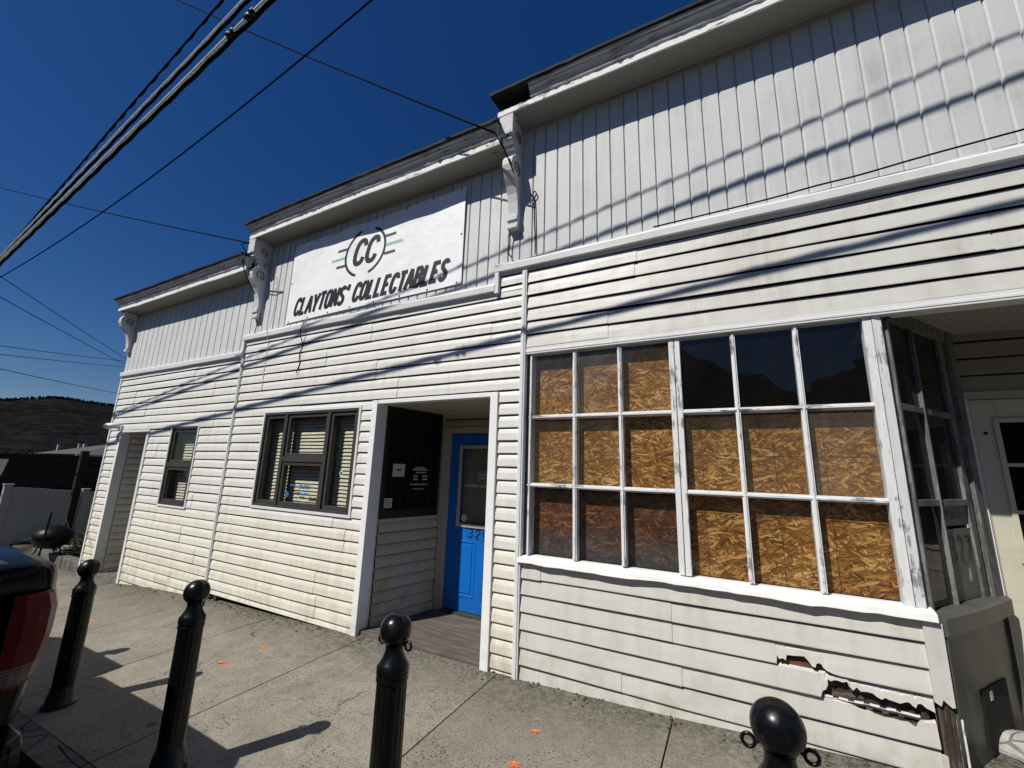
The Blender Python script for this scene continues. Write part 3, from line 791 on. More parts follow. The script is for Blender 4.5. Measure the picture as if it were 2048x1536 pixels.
g = MB(); win_frame(g, -7.672, -6.928, .963, 2.112, -.03, .05, .035, 'bronze'); g.box(-7.637, -6.963, -.03, .045, 1.51, 1.57, 'bronze')
win_frame(g, -7.637, -6.963, .998, 1.51, -.018, .03, .045, 'bronze'); win_frame(g, -7.637, -6.963, 1.57, 2.077, -.010, .038, .045, 'bronze')
put('sash', g, fo, bevel=.003)
g = MB(); g.face([(-7.6, .004, 1.03), (-7.0, .004, 1.03), (-7.0, .004, 1.47), (-7.6, .004, 1.47)], 'glass'); g.face([(-7.6, .012, 1.61), (-7.0, .012, 1.61), (-7.0, .012, 2.04), (-7.6, .012, 2.04)], 'glass')
put('pane', g, fo)
g = MB(); blinds(g, -7.62, -6.98, .98, 2.02, .125, 3); put('blinds', g, fo)
r = MB()        # passage behind the opening
siding(r, (-9.375, .10), (-9.30, 2.2), -.5, 2.05, .727, .1142, PROF_DUTCH, 'siding_cream', seed=5, amp=.001)
r.box(-9.42, -8.35, 2.2, 2.25, -.5, 2.1, 'trim_cream'); r.box(-8.44, -8.39, .08, 2.2, -.5, 2.1, 'trim_cream'); r.box(-9.42, -8.39, .05, 2.2, 2.056, 2.1, 'trim_cream')
put('passage_wall', r, s1)
r = MB(); r.box(-9.38, -8.39, -.02, 2.2, -.4, -.235, 'kerb'); put('step', r, s1, bevel=.01)
r = MB(); r.box(-9.85, -9.44, .05, 8, -.5, 4.35, 'trim_cream'); r.box(-8.38, -7.72, .06, .3, -.5, 4.3, 'dark'); r.box(-6.88, -6.06, .06, .3, -.5, 4.3, 'dark')
r.box(-8.38, -6.05, .5, .6, -.5, 4.3, 'room'); r.box(-8.38, -6.06, .06, .5, 2.16, 2.3, 'dark'); r.box(-8.38, -6.06, .06, .5, .7, .915, 'dark'); r.box(-9.85, -6.0, 7.9, 8, -.5, 4.4, 'trim_cream')
r.box(-9.44, -6.05, .02, .06, 2.2, 4.3, 'dark')
put_split('shell', r, s1)

# ---- middle unit ------------------------------------------------------
s2 = root('storefront', (-3.8, 0, 0), 'clapboard storefront with the banner, a recessed blue door and a triple window', 'storefront', 'joined clapboard storefronts')
w = MB()
siding(w, (-6.045, 0), (-1.64, 0), -.02, 3.30, .7245, .1145, PROF_DUTCH, lambda z: 'siding' if z > .95 else 'siding_cream',
       [(.66, 2.425, 1.06, 2.27), (2.60, 4.171, -1, 2.275)], 23)
siding(w, (-1.925, 0), (-1.64, 0), 3.30, 3.50, .7245, .1145, PROF_DUTCH, 'siding', [], 24)
put('front_wall', w, s2)
p = MB(); vpanel(p, -5.95, -1.90, 3.38, 4.80, -2.709, .1285, 'panel', 5); put('parapet_panel', p, s2)
band(s2, -6.10, -1.945, 3.285, 8)
cornice(s2, -5.96, -1.83, 4.765, seed=2)
bracket(s2, -5.94, -5.83, 4.76)
t = MB(); t.box(-6.11, -6.075, -.05, .0, 3.06, 3.40, 'trim'); t.box(-1.95, -1.905, -.058, .0, 3.285, 3.52, 'trim')
t.box(-1.655, -1.605, -.040, .02, -.03, 3.47, 'trim'); t.box(-1.642, -1.618, -.047, -.036, -.03, 3.47, 'trim')
put_split('trim', t, s2, bevel=.003)
t = MB(); t.box(-3.447, -3.372, -.040, .13, -.06, 2.31, 'post_white'); put('entrance_post', t, s2, bevel=.004)
t = MB(); t.box(-1.953, -1.874, -.040, .10, -.05, 2.31, 'post_white'); t.box(-3.371, -1.954, -.034, .05, 2.27, 2.312, 'post_white'); put('entrance_post', t, s2, bevel=.004)
# triple window
f = MB(); win_frame(f, -5.385, -3.62, 1.06, 2.27, -.032, .06, .03, 'trim'); fo = put('window', f, s2, bevel=.002)
g = MB(); win_frame(g, -5.355, -3.65, 1.09, 2.24, -.028, .05, .03, 'bronze')
for x in (-4.905, -4.125): g.box(x-.022, x+.022, -.032, .05, 1.12, 2.21, 'bronze')
g.box(-4.883, -4.147, -.03, .05, 1.63, 1.69, 'bronze')
for (a, b, c, d, yy) in ((-5.325, -4.927, 1.12, 2.21, -.012), (-4.883, -4.147, 1.12, 1.63, -.018), (-4.883, -4.147, 1.69, 2.21, -.012), (-4.103, -3.68, 1.12, 2.21, -.012)):
    win_frame(g, a, b, c, d, yy, .04, .043, 'bronze')
put('sash', g, fo, bevel=.003)
g = MB()
for (a, b, c, d, yy) in ((-5.28, -4.97, 1.16, 2.17, .012), (-4.84, -4.19, 1.16, 1.59, .006), (-4.84, -4.19, 1.73, 2.17, .012), (-4.06, -3.72, 1.16, 2.17, .012)):
    g.face([(a, yy, c), (b, yy, c), (b, yy, d), (a, yy, d)], 'glass')
put('pane', g, fo)
g = MB(); blinds(g, -5.32, -4.93, 1.1, 2.2, .115, 5); blinds(g, -4.87, -4.16, 1.1, 2.2, .115, 6); blinds(g, -4.09, -3.68, 1.1, 2.2, .115, 7); put('blinds', g, fo)
def disc(mb, c, r, m, y, n=20): mb.face([(c[0]+r*cos(2*pi*i/n), y, c[1]+r*sin(2*pi*i/n)) for i in range(n)], m)
g = MB(); disc(g, (-4.75, 1.25), .035, 'bluelabel', .0035); disc(g, (-3.87, 1.52), .03, 'paper', .0095); disc(g, (-3.87, 1.52), .018, 'bluelabel', .0075)
for (x, z, ww, hh, mm) in ((-4.44, 1.345, .20, .05, 'bluelabel'), (-4.44, 1.265, .20, .035, 'bluelabel'), (-4.66, 1.36, .10, .03, 'bluelabel'), (-4.56, 1.275, .10, .025, 'bronze')):
    for i in range(6): 
        u = x-ww/2+ww*i/6; g.face([(u, .0035, z-hh/2+.006*(i % 2)), (u+ww/7.2, .0035, z-hh/2), (u+ww/7.2, .0035, z+hh/2), (u, .0035, z+hh/2-.008*(i % 3))], mm)
put('sticker', g, fo)
# recess with the display window, floor and blue door
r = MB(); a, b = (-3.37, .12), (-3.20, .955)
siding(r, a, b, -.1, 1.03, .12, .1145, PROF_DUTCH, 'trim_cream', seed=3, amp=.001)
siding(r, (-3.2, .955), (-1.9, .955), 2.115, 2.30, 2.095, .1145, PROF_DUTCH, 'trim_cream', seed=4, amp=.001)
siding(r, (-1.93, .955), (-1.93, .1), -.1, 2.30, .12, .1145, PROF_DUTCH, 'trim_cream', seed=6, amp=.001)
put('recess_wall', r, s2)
def onL(t, d=0):       # a point along the slanted left recess wall, d in front of it
    ax, ay = a; bx, by = b; L = math.hypot(bx-ax, by-ay); ux, uy = (bx-ax)/L, (by-ay)/L
    return (ax+ux*t+uy*d, ay+uy*t-ux*d)
def slab(mb, t0, t1, z0, z1, d0, d1, m):
    q = [onL(t0, d1), onL(t1, d1), onL(t1, d0), onL(t0, d0)]
    vs_ = [(*p_, z0) for p_ in q]+[(*p_, z1) for p_ in q]
    mb.add(vs_, [(0,1,2,3),(7,6,5,4),(0,4,5,1),(1,5,6,2),(2,6,7,3),(3,7,4,0)], m)
f = MB(); slab(f, .0, .85, 1.03, 1.06, -.02, .03, 'trim_cream'); slab(f, .80, .85, 1.06, 2.27, -.02, .02, 'trim_cream'); fo = put('window', f, s2, bevel=.002)
g = MB(); slab(g, .0, .045, 1.06, 2.27, -.02, .022, 'black'); slab(g, .755, .80, 1.06, 2.27, -.02, .022, 'black'); slab(g, .045, .755, 1.06, 1.15, -.02, .022, 'black'); slab(g, .045, .755, 2.22, 2.27, -.02, .022, 'black'); put('sash', g, fo)
g = MB(); g.face([(*onL(.045, .004), 1.15), (*onL(.755, .004), 1.15), (*onL(.755, .004), 2.22), (*onL(.045, .004), 2.22)], 'glass_dark'); put('pane', g, fo)
g = MB()
def lq(t0, t1, z0, z1, m, d=.0055, k=0): g.face([(*onL(t0, d), z0), (*onL(t1, d), z0+k), (*onL(t1, d), z1+k), (*onL(t0, d), z1)], m)
lq(.13, .29, 1.50, 1.64, 'paper'); lq(.18, .24, 1.565, 1.585, 'bronze', .0065); put('notice', g, fo); g = MB(); lq(.05, .155, 1.17, 1.27, 'paper')
for q_ in range(4): lq(.065, .14-.01*(q_ % 2), 1.185+.02*q_, 1.191+.02*q_, 'bronze', .0065)
put('notice', g, fo); g = MB()
rnd = random.Random(8)
for (z, t0, t1, hh) in ((1.60, .44, .58, .018), (1.575, .40, .62, .022), (1.545, .45, .60, .016), (1.50, .42, .48, .022), (1.50, .55, .62, .022), (1.465, .42, .48, .022), (1.465, .55, .62, .022), (1.41, .38, .64, .014), (1.36, .42, .58, .010)):
    t_ = t0
    while t_ < t1: u = rnd.uniform(.008, .02); lq(t_, min(t_+u*.75, t1), z, z+hh*.8, 'white'); t_ += u
put('lettering', g, fo)
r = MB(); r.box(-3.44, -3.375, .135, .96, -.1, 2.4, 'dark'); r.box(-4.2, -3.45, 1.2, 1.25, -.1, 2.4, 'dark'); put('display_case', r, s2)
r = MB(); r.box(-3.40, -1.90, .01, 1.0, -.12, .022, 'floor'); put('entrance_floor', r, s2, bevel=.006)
r = MB()
for i in range(17):
    y0 = .06+i*.053; r.prism_x([(y0, 2.275), (y0+.012, 2.268), (y0+.043, 2.268), (y0+.053, 2.275), (y0+.053, 2.29), (y0, 2.29)], -3.38, -1.93, 'trim_cream')
put('entrance_ceiling', r, s2)
fr = MB(); yb = .95
fr.box(-3.155, -3.075, yb-.035, yb+.02, .02, 2.11, 'trim_cream'); fr.box(-3.155, -3.175, yb-.045, yb+.02, .02, 2.12, 'trim_cream'); fr.box(-2.155, -2.075, yb-.035, yb+.02, .02, 2.11, 'trim_cream'); fr.box(-3.075, -2.155, yb-.034, yb+.02, 2.035, 2.11, 'trim_cream')
fr.box(-3.075, -2.155, yb-.06, yb+.02, .02, .045, 'bronze')
fro = put('door_frame', fr, s2, bevel=.003)
d = MB(); x0, x1, zt = -3.07, -2.16, 2.03; ga, gb, gc, gd = -2.90, -2.33, .985, 1.86
d.box(x0, ga, yb, yb+.045, .05, zt, 'blue'); d.box(gb, x1, yb, yb+.045, .05, zt, 'blue'); d.box(ga, gb, yb, yb+.045, .05, gc, 'blue'); d.box(ga, gb, yb, yb+.045, gd, zt, 'blue')
for (pa, pb) in ((-2.915, -2.66), (-2.57, -2.315)):
    win_frame(d, pa, pb, .20, .80, yb-.006, yb+.001, .022, 'blue'); win_frame(d, pa+.045, pb-.045, .245, .755, yb-.007, yb+.001, .012, 'blue'); d.box(pa+.057, pb-.057, yb-.005, yb+.001, .257, .743, 'blue')
do = put('door', d, s2, bevel=.003)
g = MB(); win_frame(g, ga-.04, gb+.04, gc-.04, gd+.03, yb-.014, yb+.02, .04, 'trim_cream'); put('glazing_frame', g, do, bevel=.004)
g = MB(); g.face([(ga, yb+.012, gc), (gb, yb+.012, gc), (gb, yb+.012, gd), (ga, yb+.012, gd)], 'glass'); put('pane', g, do)
g = MB(); g.box(ga-.02, gb+.02, yb+.06, yb+.07, gc-.05, gd+.05, 'tan_shade'); put('shade', g, do)
yd = lambda dd: (lambda u, v, l: (u, yb-dd-.0004*l, v))
g = MB(); write(g, '329', -2.775, .845, .092, .095, .013, yd(.003), 'black', .24, .22, -.10, 1); put('house_number', g, do)
g = MB(); e = yd(-.010)
for (t0, t1) in ((100, 250), (-80, 70)): ribbon(g, [(-2.615+.062*cos(radians(t0+(t1-t0)*i/14)), 1.525+.062*sin(radians(t0+(t1-t0)*i/14))) for i in range(15)], .007, e, 'white')
write(g, 'CC', -2.655, 1.50, .042, .052, .010, e, 'white', .1, .2); write(g, "CLAYTONS' COLLECTABLES", -2.855, 1.405, .0235, .026, .006, e, 'white', .2, .15)
put('lettering', g, do); g = MB(); disc(g, (-2.842, 1.045), .042, 'paper', yb+.0095); put('door_sticker', g, do); g = MB(); g.box(-2.835, -2.77, yb+.009, yb+.011, 1.75, 1.80, 'bluelabel'); put('door_sticker', g, do); g = MB()
g.box(-2.565, -2.47, yb+.009, yb+.011, 1.69, 1.83, 'paper'); put('door_sticker', g, do)
g = MB()
for z in (.30, 1.05, 1.85): g.tube([(-3.073, yb-.012, z-.05), (-3.073, yb-.012, z+.05)], .009, 'trim_cream', 8)
put_split('hinge', g, do)
g = MB(); g.lathe([(.012, 0), (.014, .02), (.03, .03), (.032, .05), (.02, .065)], (0, 0, 0), 'chrome', 16); g.v = [(-2.225+x, yb-z, .93+y) for x, y, z in g.v]; put('door_knob', g, do, smooth=True)
r = MB(); r.box(-6.04, -3.46, .4, .5, -.3, 4.7, 'room'); r.box(-6.04, -3.45, .06, .4, 2.29, 2.4, 'dark'); r.box(-6.04, -5.39, .06, .4, .3, 4.7, 'dark'); r.box(-3.61, -3.45, .06, .12, -.1, 2.29, 'dark'); r.box(-5.39, -3.61, .06, .4, .9, 1.04, 'dark')
r.box(-6.04, -3.45, .02, .06, -.3, .9, 'dark'); r.box(-1.865, -1.63, .05, .3, -.3, 4.7, 'dark'); r.box(-6.04, -1.6, 7.9, 8, -.5, 4.8, 'trim_cream'); r.box(-3.45, -1.63, 1.05, 1.15, -.1, 4.7, 'room'); r.box(-6.04, -1.63, .015, .055, 2.40, 4.75, 'dark')
r.box(-6.03, -5.95, -.03, .02, -.4, -.06, 'rot'); r.box(-5.85, -5.80, -.03, .02, -.4, -.03, 'rot'); r.box(-1.925, -1.88, .1, 1.05, -.1, 2.4, 'dark')
put_split('shell', r, s2)

# ---- right unit ------------------------------------------------------
s3 = root('storefront', (.6, 0, .05), 'storefront with the large boarded many-paned window and torn clapboards beneath it', 'storefront', 'joined clapboard storefronts')
TU = [(.150, .499), (.155, .545), (.166, .527), (.185, .535), (.199, .526), (.206, .556), (.24, .559), (.295, .566), (.312, .549), (.329, .524), (.346, .519), (.352, .538), (.366, .546), (.377, .541), (.384, .527), (.40, .515), (.43, .505), (.46, .5)]
T2 = [(.357, .3715), (.36, .385), (.369, .405), (.385, .415), (.397, .44), (.399, .468), (.415, .462), (.43, .470), (.445, .472), (.47, .468), (.491, .477), (.498, .454), (.506, .447), (.514, .438), (.533, .457), (.541, .449), (.549, .441), (.575, .446), (.602, .445), (.618, .432), (.638, .424), (.655, .436), (.668, .431), (.69, .428), (.716, .424), (.745, .438), (.757, .437), (.768, .425), (.779, .418), (.79, .440), (.806, .443), (.82, .43), (.834, .424), (.857, .415)]
T2L = [(.41, .371), (.426, .366), (.46, .362), (.498, .36), (.53, .350), (.557, .346), (.575, .350), (.60, .340), (.641, .334), (.68, .338), (.709, .334), (.74, .338), (.757, .328), (.77, .322), (.782, .346), (.795, .360), (.83, .364), (.857, .371)]
lip3, pit3 = .3715, .1275
def tab(tb, X, pad):
    if X <= tb[0][0] or X >= tb[-1][0]: return pad
    for (xa, va), (xb, vb) in zip(tb, tb[1:]):
        if X <= xb: return va+(vb-va)*(X-xa)/(xb-xa)
def low3(k, x):
    if x is None: return [q[0]+1.60 for q in (TU if k == 1 else T2 if k == 0 else [])]
    X = x-1.60
    if k == 1: return max(0, (tab(TU, X, .499)-.499)/pit3)
    if k == 0: return max(0, (tab(T2, X, .3715)-.3715)/pit3)
    return 0
def top3(k, x):
    if x is None: return [q[0]+1.60 for q in T2L] if k == -1 else []
    if k == -1: return min(1, 1-(.3715-tab(T2L, x-1.60, .3715))/pit3)
    return 1
JT = {-3: [], -2: [.80], -1: [1.2], 0: [2.1], 1: [1.15], 2: [1.15], 3: [.17]}
w = MB()
siding(w, (-1.60, 0), (.857, 0), -.08, .875, lip3, pit3, PROF_LAP, 'siding_grey', [], 31, .1, low3, top3, lambda k: JT.get(k, []), .0025)
JU = {0: [.75], 1: [.75], 2: [3.05], 3: [3.05], 4: [.98], 5: [1.0], 6: [2.6]}
siding(w, (-1.60, 0), (3.4, 0), 2.70, 3.49, 2.7045, .1278, PROF_LAP, lambda z: 'siding_top' if z > 3.2 else 'siding_grey', [], 37, .12, None, None, lambda k: JU.get(k, []), .003)
put('front_wall', w, s3)
p = MB(); p.box(-1.6, .84, .020, .04, -.08, .88, 'sheath'); p.box(.14, .40, .010, .019, .45, .60, 'sheath_red')
n = 60; vs_ = []
for i in range(n+1): x = .375+.42*i/n; vs_ += [(x, -.006, .372+.004*wav(x*9, 1)), (x, -.004, .384+.004*wav(x*9, 1))]
for i in range(n):
    if i % 10 < 6 or i > 48: p.add(vs_[i*2:i*2+4], [(0, 2, 3, 1)], 'trim')
    else: x = .375+.42*i/n; p.add([vs_[i*2], vs_[i*2+2], (vs_[i*2+2][0], -.006, vs_[i*2+2][2]+.004), (x, -.006, vs_[i*2][2]+.004)], [(0, 1, 2, 3)], 'trim')
put('sheathing', p, s3)
p = MB(); vpanel(p, -1.90, 3.4, 3.60, 5.10, -.417, .1292, 'panel_grey', 9); put('parapet_panel', p, s3)
band(s3, -1.95, 3.4, 3.475, 12, .13)
cornice(s3, -1.86, 3.4, 5.075, gap=-1.50, seed=3)
bracket(s3, -1.815, -1.705, 5.07)
t = MB(); t.box(-1.60, 3.4, -.032, .08, 2.640, 2.70, 'trim'); t.box(-1.60, 3.4, -.036, -.03, 2.655, 2.675, 'trim')
put_split('trim', t, s3, bevel=.003)
ct = MB(); ct.add([(.857, -.032, .862), (.938, -.032, .862), (.938, -.032, .462), (.925, -.032, .457), (.905, -.032, .476), (.893, -.032, .488), (.882, -.032, .455), (.872, -.032, .462), (.857, -.032, .47)], [tuple(range(9))], 'siding_grey')
ct.face([(.938, -.032, .862), (.938, -.032, .462), (.950, .05, .43), (.950, .05, .862)], 'siding_grey'); ct.face([(.857, -.032, .862), (.857, -.032, .47), (.857, 0, .47), (.857, 0, .862)], 'siding_grey')
ct.box(.853, .880, -.02, .005, -.05, .22, 'siding_grey'); ct.box(.936, .966, -.005, .03, -.05, .40, 'bayz')
put('corner_trim', ct, s3)
p = MB(); p.box(.872, .936, -.012, .05, -.05, .85, 'rot'); p.box(.905, .912, -.020, -.01, -.05, .46, 'rot'); put('rotten_post', p, s3, bevel=.004)
# bay window
bw_ = MB(); fz0, fz1 = .92, 2.64
bw_.box(-1.562, -1.545, -.016, .10, fz0, fz1, 'bayz'); bw_.box(-1.605, -1.562, .012, .10, fz0-.02, fz1, 'jamb'); 
bwo = put('bay_window', bw_, s3, bevel=.003)
mt = MB()
MX = [-1.149, -.766, .054, .436]
for x in MX: mt.box(x-.016, x+.016, -.006, .060, .93, 2.64, 'bayz'); mt.box(x-.007, x+.007, -.014, -.005, .94, 2.64, 'bayz')
mt.box(-.385, -.348, -.012, .062, .93, 2.64, 'bayz'); mt.box(-.342, -.305, -.012, .062, .93, 2.64, 'bayz'); mt.box(-.349, -.341, -.004, .05, .93, 2.64, 'bayside')
for z in (1.489, 2.067):
    mt.box(-1.546, -.386, -.003, .056, z-.018, z+.018, 'bayx'); mt.box(-.304, .80, -.003, .056, z-.018, z+.018, 'bayx'); mt.box(-1.572, -.386, -.011, -.002, z-.008, z+.008, 'bayx'); mt.box(-.304, .80, -.011, -.002, z-.008, z+.008, 'bayx')
mt.box(.80, .845, -.012, .06, .92, 2.64, 'bayz')
put('muntin', mt, bwo, bevel=.002)
cp = MB(); cp.add([(.846, -.016, .92), (.893, -.006, .92), (.925, .055, .92), (.86, .08, .92), (.846, -.016, 2.64), (.893, -.006, 2.64), (.925, .055, 2.64), (.86, .08, 2.64)], [(0,3,2,1),(4,5,6,7),(0,1,5,4)], 'bayz')
cp.add([(.893, -.006, .92), (.925, .055, .92), (.86, .08, .92), (.893, -.006, 2.64), (.925, .055, 2.64), (.86, .08, 2.64)], [(0,1,4,3),(1,2,5,4)], 'bayside')
put('corner_post', cp, bwo)
cols = [-1.572, -1.149, -.766, -.345, .054, .436, .80]; rows = [.93, 1.489, 2.067, 2.64]
gl = MB()
for ci in range(6):
    for ri in range(3):
        m_ = 'glass_dusty' if (ri == 1 and ci not in (2,)) or (ri == 2 and ci < 3) else 'glass'
        if m_ == 'glass_dusty' and (ci+ri) % 3 == 0: m_ = 'glass_filmy'
        yy = .012+.0015*((ci*7+ri*5) % 3)
        gl.face([(cols[ci], yy, rows[ri]), (cols[ci+1], yy, rows[ri]), (cols[ci+1], yy, rows[ri+1]), (cols[ci], yy, rows[ri+1])], m_)
put('pane', gl, bwo)
si = MB(); n = 40; rnd = random.Random(4); vs_ = []
for i in range(n+1):
    x = -1.625+2.545*i/n; dr = .006*wav(x*2.2, 0, 3)+.003*rnd.uniform(-1, 1); tw = .018*max(0, (x-.5)/.42)
    vs_ += [(x, .06, .928), (x, -.012, .922-.3*dr), (x, -.052+dr*.5, .905+dr*.4), (x, -.060+dr, .872+dr-tw*.2), (x, -.052+dr, .868+dr-tw*.2), (x, -.02, .882), (x, .06, .89)]
si.add(vs_, [(i*7+j, i*7+7+j, i*7+7+(j+1) % 7, i*7+(j+1) % 7) for i in range(n) for j in range(7)]+[tuple(range(7)), tuple(reversed(range(n*7, n*7+7)))], 'sill')
put('sill', si, bwo)
# slanted side of the bay: window, ledge, lower sheet
U = Vector((.573, .819, 0)); NN = Vector((.819, -.573, 0)); S0 = Vector((.93, .03, 0)); LS = 1.0
def side(t, z, d=0): q = S0+U*t+NN*d; return (q.x, q.y, z)
def sbox(mb, t0, t1, z0, z1, d0, d1, m):
    vs_ = [side(t0, z0, d1), side(t1, z0, d1), side(t1, z0, d0), side(t0, z0, d0), side(t0, z1, d1), side(t1, z1, d1), side(t1, z1, d0), side(t0, z1, d0)]
    mb.add(vs_, [(0,1,2,3),(7,6,5,4),(0,4,5,1),(1,5,6,2),(2,6,7,3),(3,7,4,0)], m)
sf = MB(); sbox(sf, 0, .025, .89, 2.70, -.05, 0, 'bayside'); sbox(sf, .755, .83, .89, 2.70, -.05, .0, 'bayside'); sbox(sf, .86, .97, .89, 2.70, -.06, .02, 'bayside')
sbox(sf, .83, .86, .89, 2.70, -.06, -.02, 'bayside'); sbox(sf, 0, .97, 2.62, 2.72, -.05, .012, 'bayside')
sfo = put('side_window', sf, s3, bevel=.003)
mt = MB(); sbox(mt, .335, .375, .90, 2.62, -.045, -.004, 'bayside'); sbox(mt, .332, .340, .90, 2.62, -.004, .004, 'bayside'); sbox(mt, .025, .335, 1.468, 1.506, -.03, -.002, 'bayside'); sbox(mt, .375, .755, 1.468, 1.506, -.03, -.002, 'bayside')
sbox(mt, .025, .335, 2.045, 2.083, -.03, -.002, 'bayside'); sbox(mt, .375, .755, 2.045, 2.083, -.03, -.002, 'bayside'); put('muntin', mt, sfo, bevel=.002)
gl = MB()
for t0, t1 in ((.025, .335), (.375, .755)):
    for z0, z1 in ((.91, 1.468), (1.506, 2.045), (2.083, 2.62)):
        if t0 > .2 and z0 < 1: continue
        gl.face([side(t0, z0, -.02), side(t1, z0, -.02), side(t1, z1, -.02), side(t0, z1, -.02)], 'smoke')
put('pane', gl, sfo)
ml = MB(); sbox(ml, .375, .755, .91, 1.325, -.03, -.015, 'mailgrey'); sbox(ml, .375, .755, 1.345, 1.468, -.03, -.015, 'mailgrey'); sbox(ml, .375, .755, 1.325, 1.345, -.08, -.06, 'dark'); sbox(ml, .73, .755, 1.325, 1.345, -.03, -.012, 'trim')
mlo = put('mail_slot', ml, sfo)
wr = MB(); fn = lambda u, v, l: side(u, v, -.0135+.0004*l)
write(wr, 'Mail', .405, 1.385, .085, .065, .008, fn, 'black', .2); put('lettering', wr, sfo)
wr = MB(); write(wr, '327', .405, 1.13, .115, .15, .018, fn, 'black', .22)
put('number', wr, sfo); wr = MB(); wr.face([fn(.60, 1.02, 0), fn(.64, 1.00, 0), fn(.66, 1.03, 0), fn(.65, 1.09, 0), fn(.62, 1.08, 0)], 'paper')
mlo['label'] = 'painted mail slot panel'
put('tape', wr, sfo)
lg = MB(); lp = [(-.02, .905), (.04, .90), (.058, .885), (.058, .80), (.02, .79), (-.02, .79)]
n = 14; vs_ = []
for i in range(n+1):
    t_ = -.03+1.0*i/n; bow = .014*sin(pi*i/n)
    vs_ += [side(t_, z, d+bow*(1 if d > 0 else 0)) for d, z in lp]
lg.add(vs_, [(i*6+j, i*6+6+j, i*6+6+(j+1) % 6, i*6+(j+1) % 6) for i in range(n) for j in range(6)]+[tuple(range(6)), tuple(reversed(range(n*6, n*6+6)))], 'sheet')
put('ledge', fix_m(lg), s3, smooth=False)
lw = MB(); n = 16; vs_ = []; nz = 10
for j in range(nz+1):
    z = .06+.74*j/nz
    for i in range(n+1):
        t_ = -.0+.965*i/n; bow = .008*sin(pi*i/n)+.004*wav(i*.5, j*.3, 3); vs_.append(side(t_, z, .012+bow))
lw.add(vs_, [(j*(n+1)+i, j*(n+1)+i+1, (j+1)*(n+1)+i+1, (j+1)*(n+1)+i) for j in range(nz) for i in range(n)], 'sheet')
lwo = put('lower_panel', lw, s3, smooth=True)
hb = MB(); sbox(hb, .955, .985, .05, .80, 0, .03, 'sheet'); put('edge_trim', hb, lwo, bevel=.004)
hb = MB(); sbox(hb, .36, .74, .16, .46, .015, .027, 'dark'); sbox(hb, .46, .50, .39, .44, .027, .029, 'paper'); put('dark_plate', hb, lwo, bevel=.003)  # dark rectangle with a small pale tag
hb = MB(); hb.tube([side(-.012, z_, .03) for z_ in (.06, .4, .79)], .012, 'sheet', 8); put('corner_bead', hb, lwo, smooth=True)
# recess back wall, ceiling and cream door
r = MB(); yr = .89
siding(r, (1.45, yr), (3.4, yr), 2.26, 2.75, 2.26, .1278, PROF_LAP, 'cream_dull', seed=8, amp=.001)
r.box(1.45, 3.4, yr-.04, yr+.02, 2.21, 2.26, 'trim_cream'); r.box(2.7, 3.4, yr, yr+.03, .1, 2.21, 'cream')
put('recess_wall', r, s3)
r = MB()
for i in range(11):
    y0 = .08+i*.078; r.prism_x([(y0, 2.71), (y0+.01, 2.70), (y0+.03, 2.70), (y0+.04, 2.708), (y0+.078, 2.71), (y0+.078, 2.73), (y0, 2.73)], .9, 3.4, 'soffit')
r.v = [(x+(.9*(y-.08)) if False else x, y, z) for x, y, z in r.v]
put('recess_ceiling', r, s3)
fr = MB(); fr.box(1.455, 1.535, yr-.03, yr+.03, .13, 2.21, 'trim'); fr.box(1.535, 1.55, yr-.01, yr+.03, .13, 2.21, 'trim_cream'); fr.box(2.56, 2.66, yr-.03, yr+.03, .13, 2.21, 'trim'); put('door_frame', fr, s3, bevel=.003)
d = MB(); x0, x1, ga, gb = 1.55, 2.56, 1.68, 2.42
d.box(x0, ga, yr+.0, yr+.045, .14, 2.205, 'cream'); d.box(gb, x1, yr, yr+.045, .14, 2.205, 'cream'); d.box(ga, gb, yr, yr+.045, 2.04, 2.205, 'cream'); d.box(ga, gb, yr, yr+.045, .14, 1.13, 'cream')
win_frame(d, ga-.03, gb+.03, 1.10, 2.07, yr-.012, yr+.02, .03, 'cream')
for z in (1.43, 1.745): d.box(ga, gb, yr-.004, yr+.03, z-.012, z+.012, 'cream')
win_frame(d, 1.70, 2.40, .30, .96, yr-.006, yr+.002, .02, 'cream')
do = put('door', d, s3, bevel=.003)
g = MB(); g.face([(ga, yr+.02, 1.13), (gb, yr+.02, 1.13), (gb, yr+.02, 2.04), (ga, yr+.02, 2.04)], 'glass_dark'); put('pane', g, do)
g = MB(); disc(g, (1.605, 1.965), .012, 'black', yr-.002); put('bolt_hole', g, do)
g = MB(); g.lathe([(.012, 0), (.014, .02), (.03, .03), (.032, .05), (.02, .065)], (0, 0, 0), 'chrome', 16); g.v = [(2.49+x, yr-z, 1.05+y) for x, y, z in g.v]; put('door_knob', g, do, smooth=True)
r = MB(); r.box(-1.63, -1.6, .1, 4, -.1, 2.7, 'room'); r.box(-1.6, 1.44, 3.0, 3.1, -.1, 2.8, 'room'); r.box(-1.6, 1.40, .10, 3.0, 2.72, 2.8, 'room'); r.box(-1.6, .85, .06, .155, -.1, .89, 'dark'); r.add([(x, y, z) for z in (.80, .86) for x, y in ((-1.6, .11), (.90, .11), (1.43, .88), (1.43, 3.0), (-1.6, 3.0))], [(4,3,2,1,0),(5,6,7,8,9)]+[(i, (i+1) % 5, 5+(i+1) % 5, 5+i) for i in range(5)], 'dark')
r.box(1.44, 1.5, .93, 3.1, -.1, 2.8, 'room'); r.box(1.5, 3.4, 1.3, 1.4, -.1, 2.8, 'dark'); r.box(-1.63, 3.4, .05, .09, 2.75, 5.1, 'dark'); r.box(3.35, 3.45, .02, 8, -.1, 5.1, 'trim_cream'); r.box(-1.6, 3.4, 7.9, 8, -.5, 5.1, 'trim_cream')
put_split('shell', r, s3)

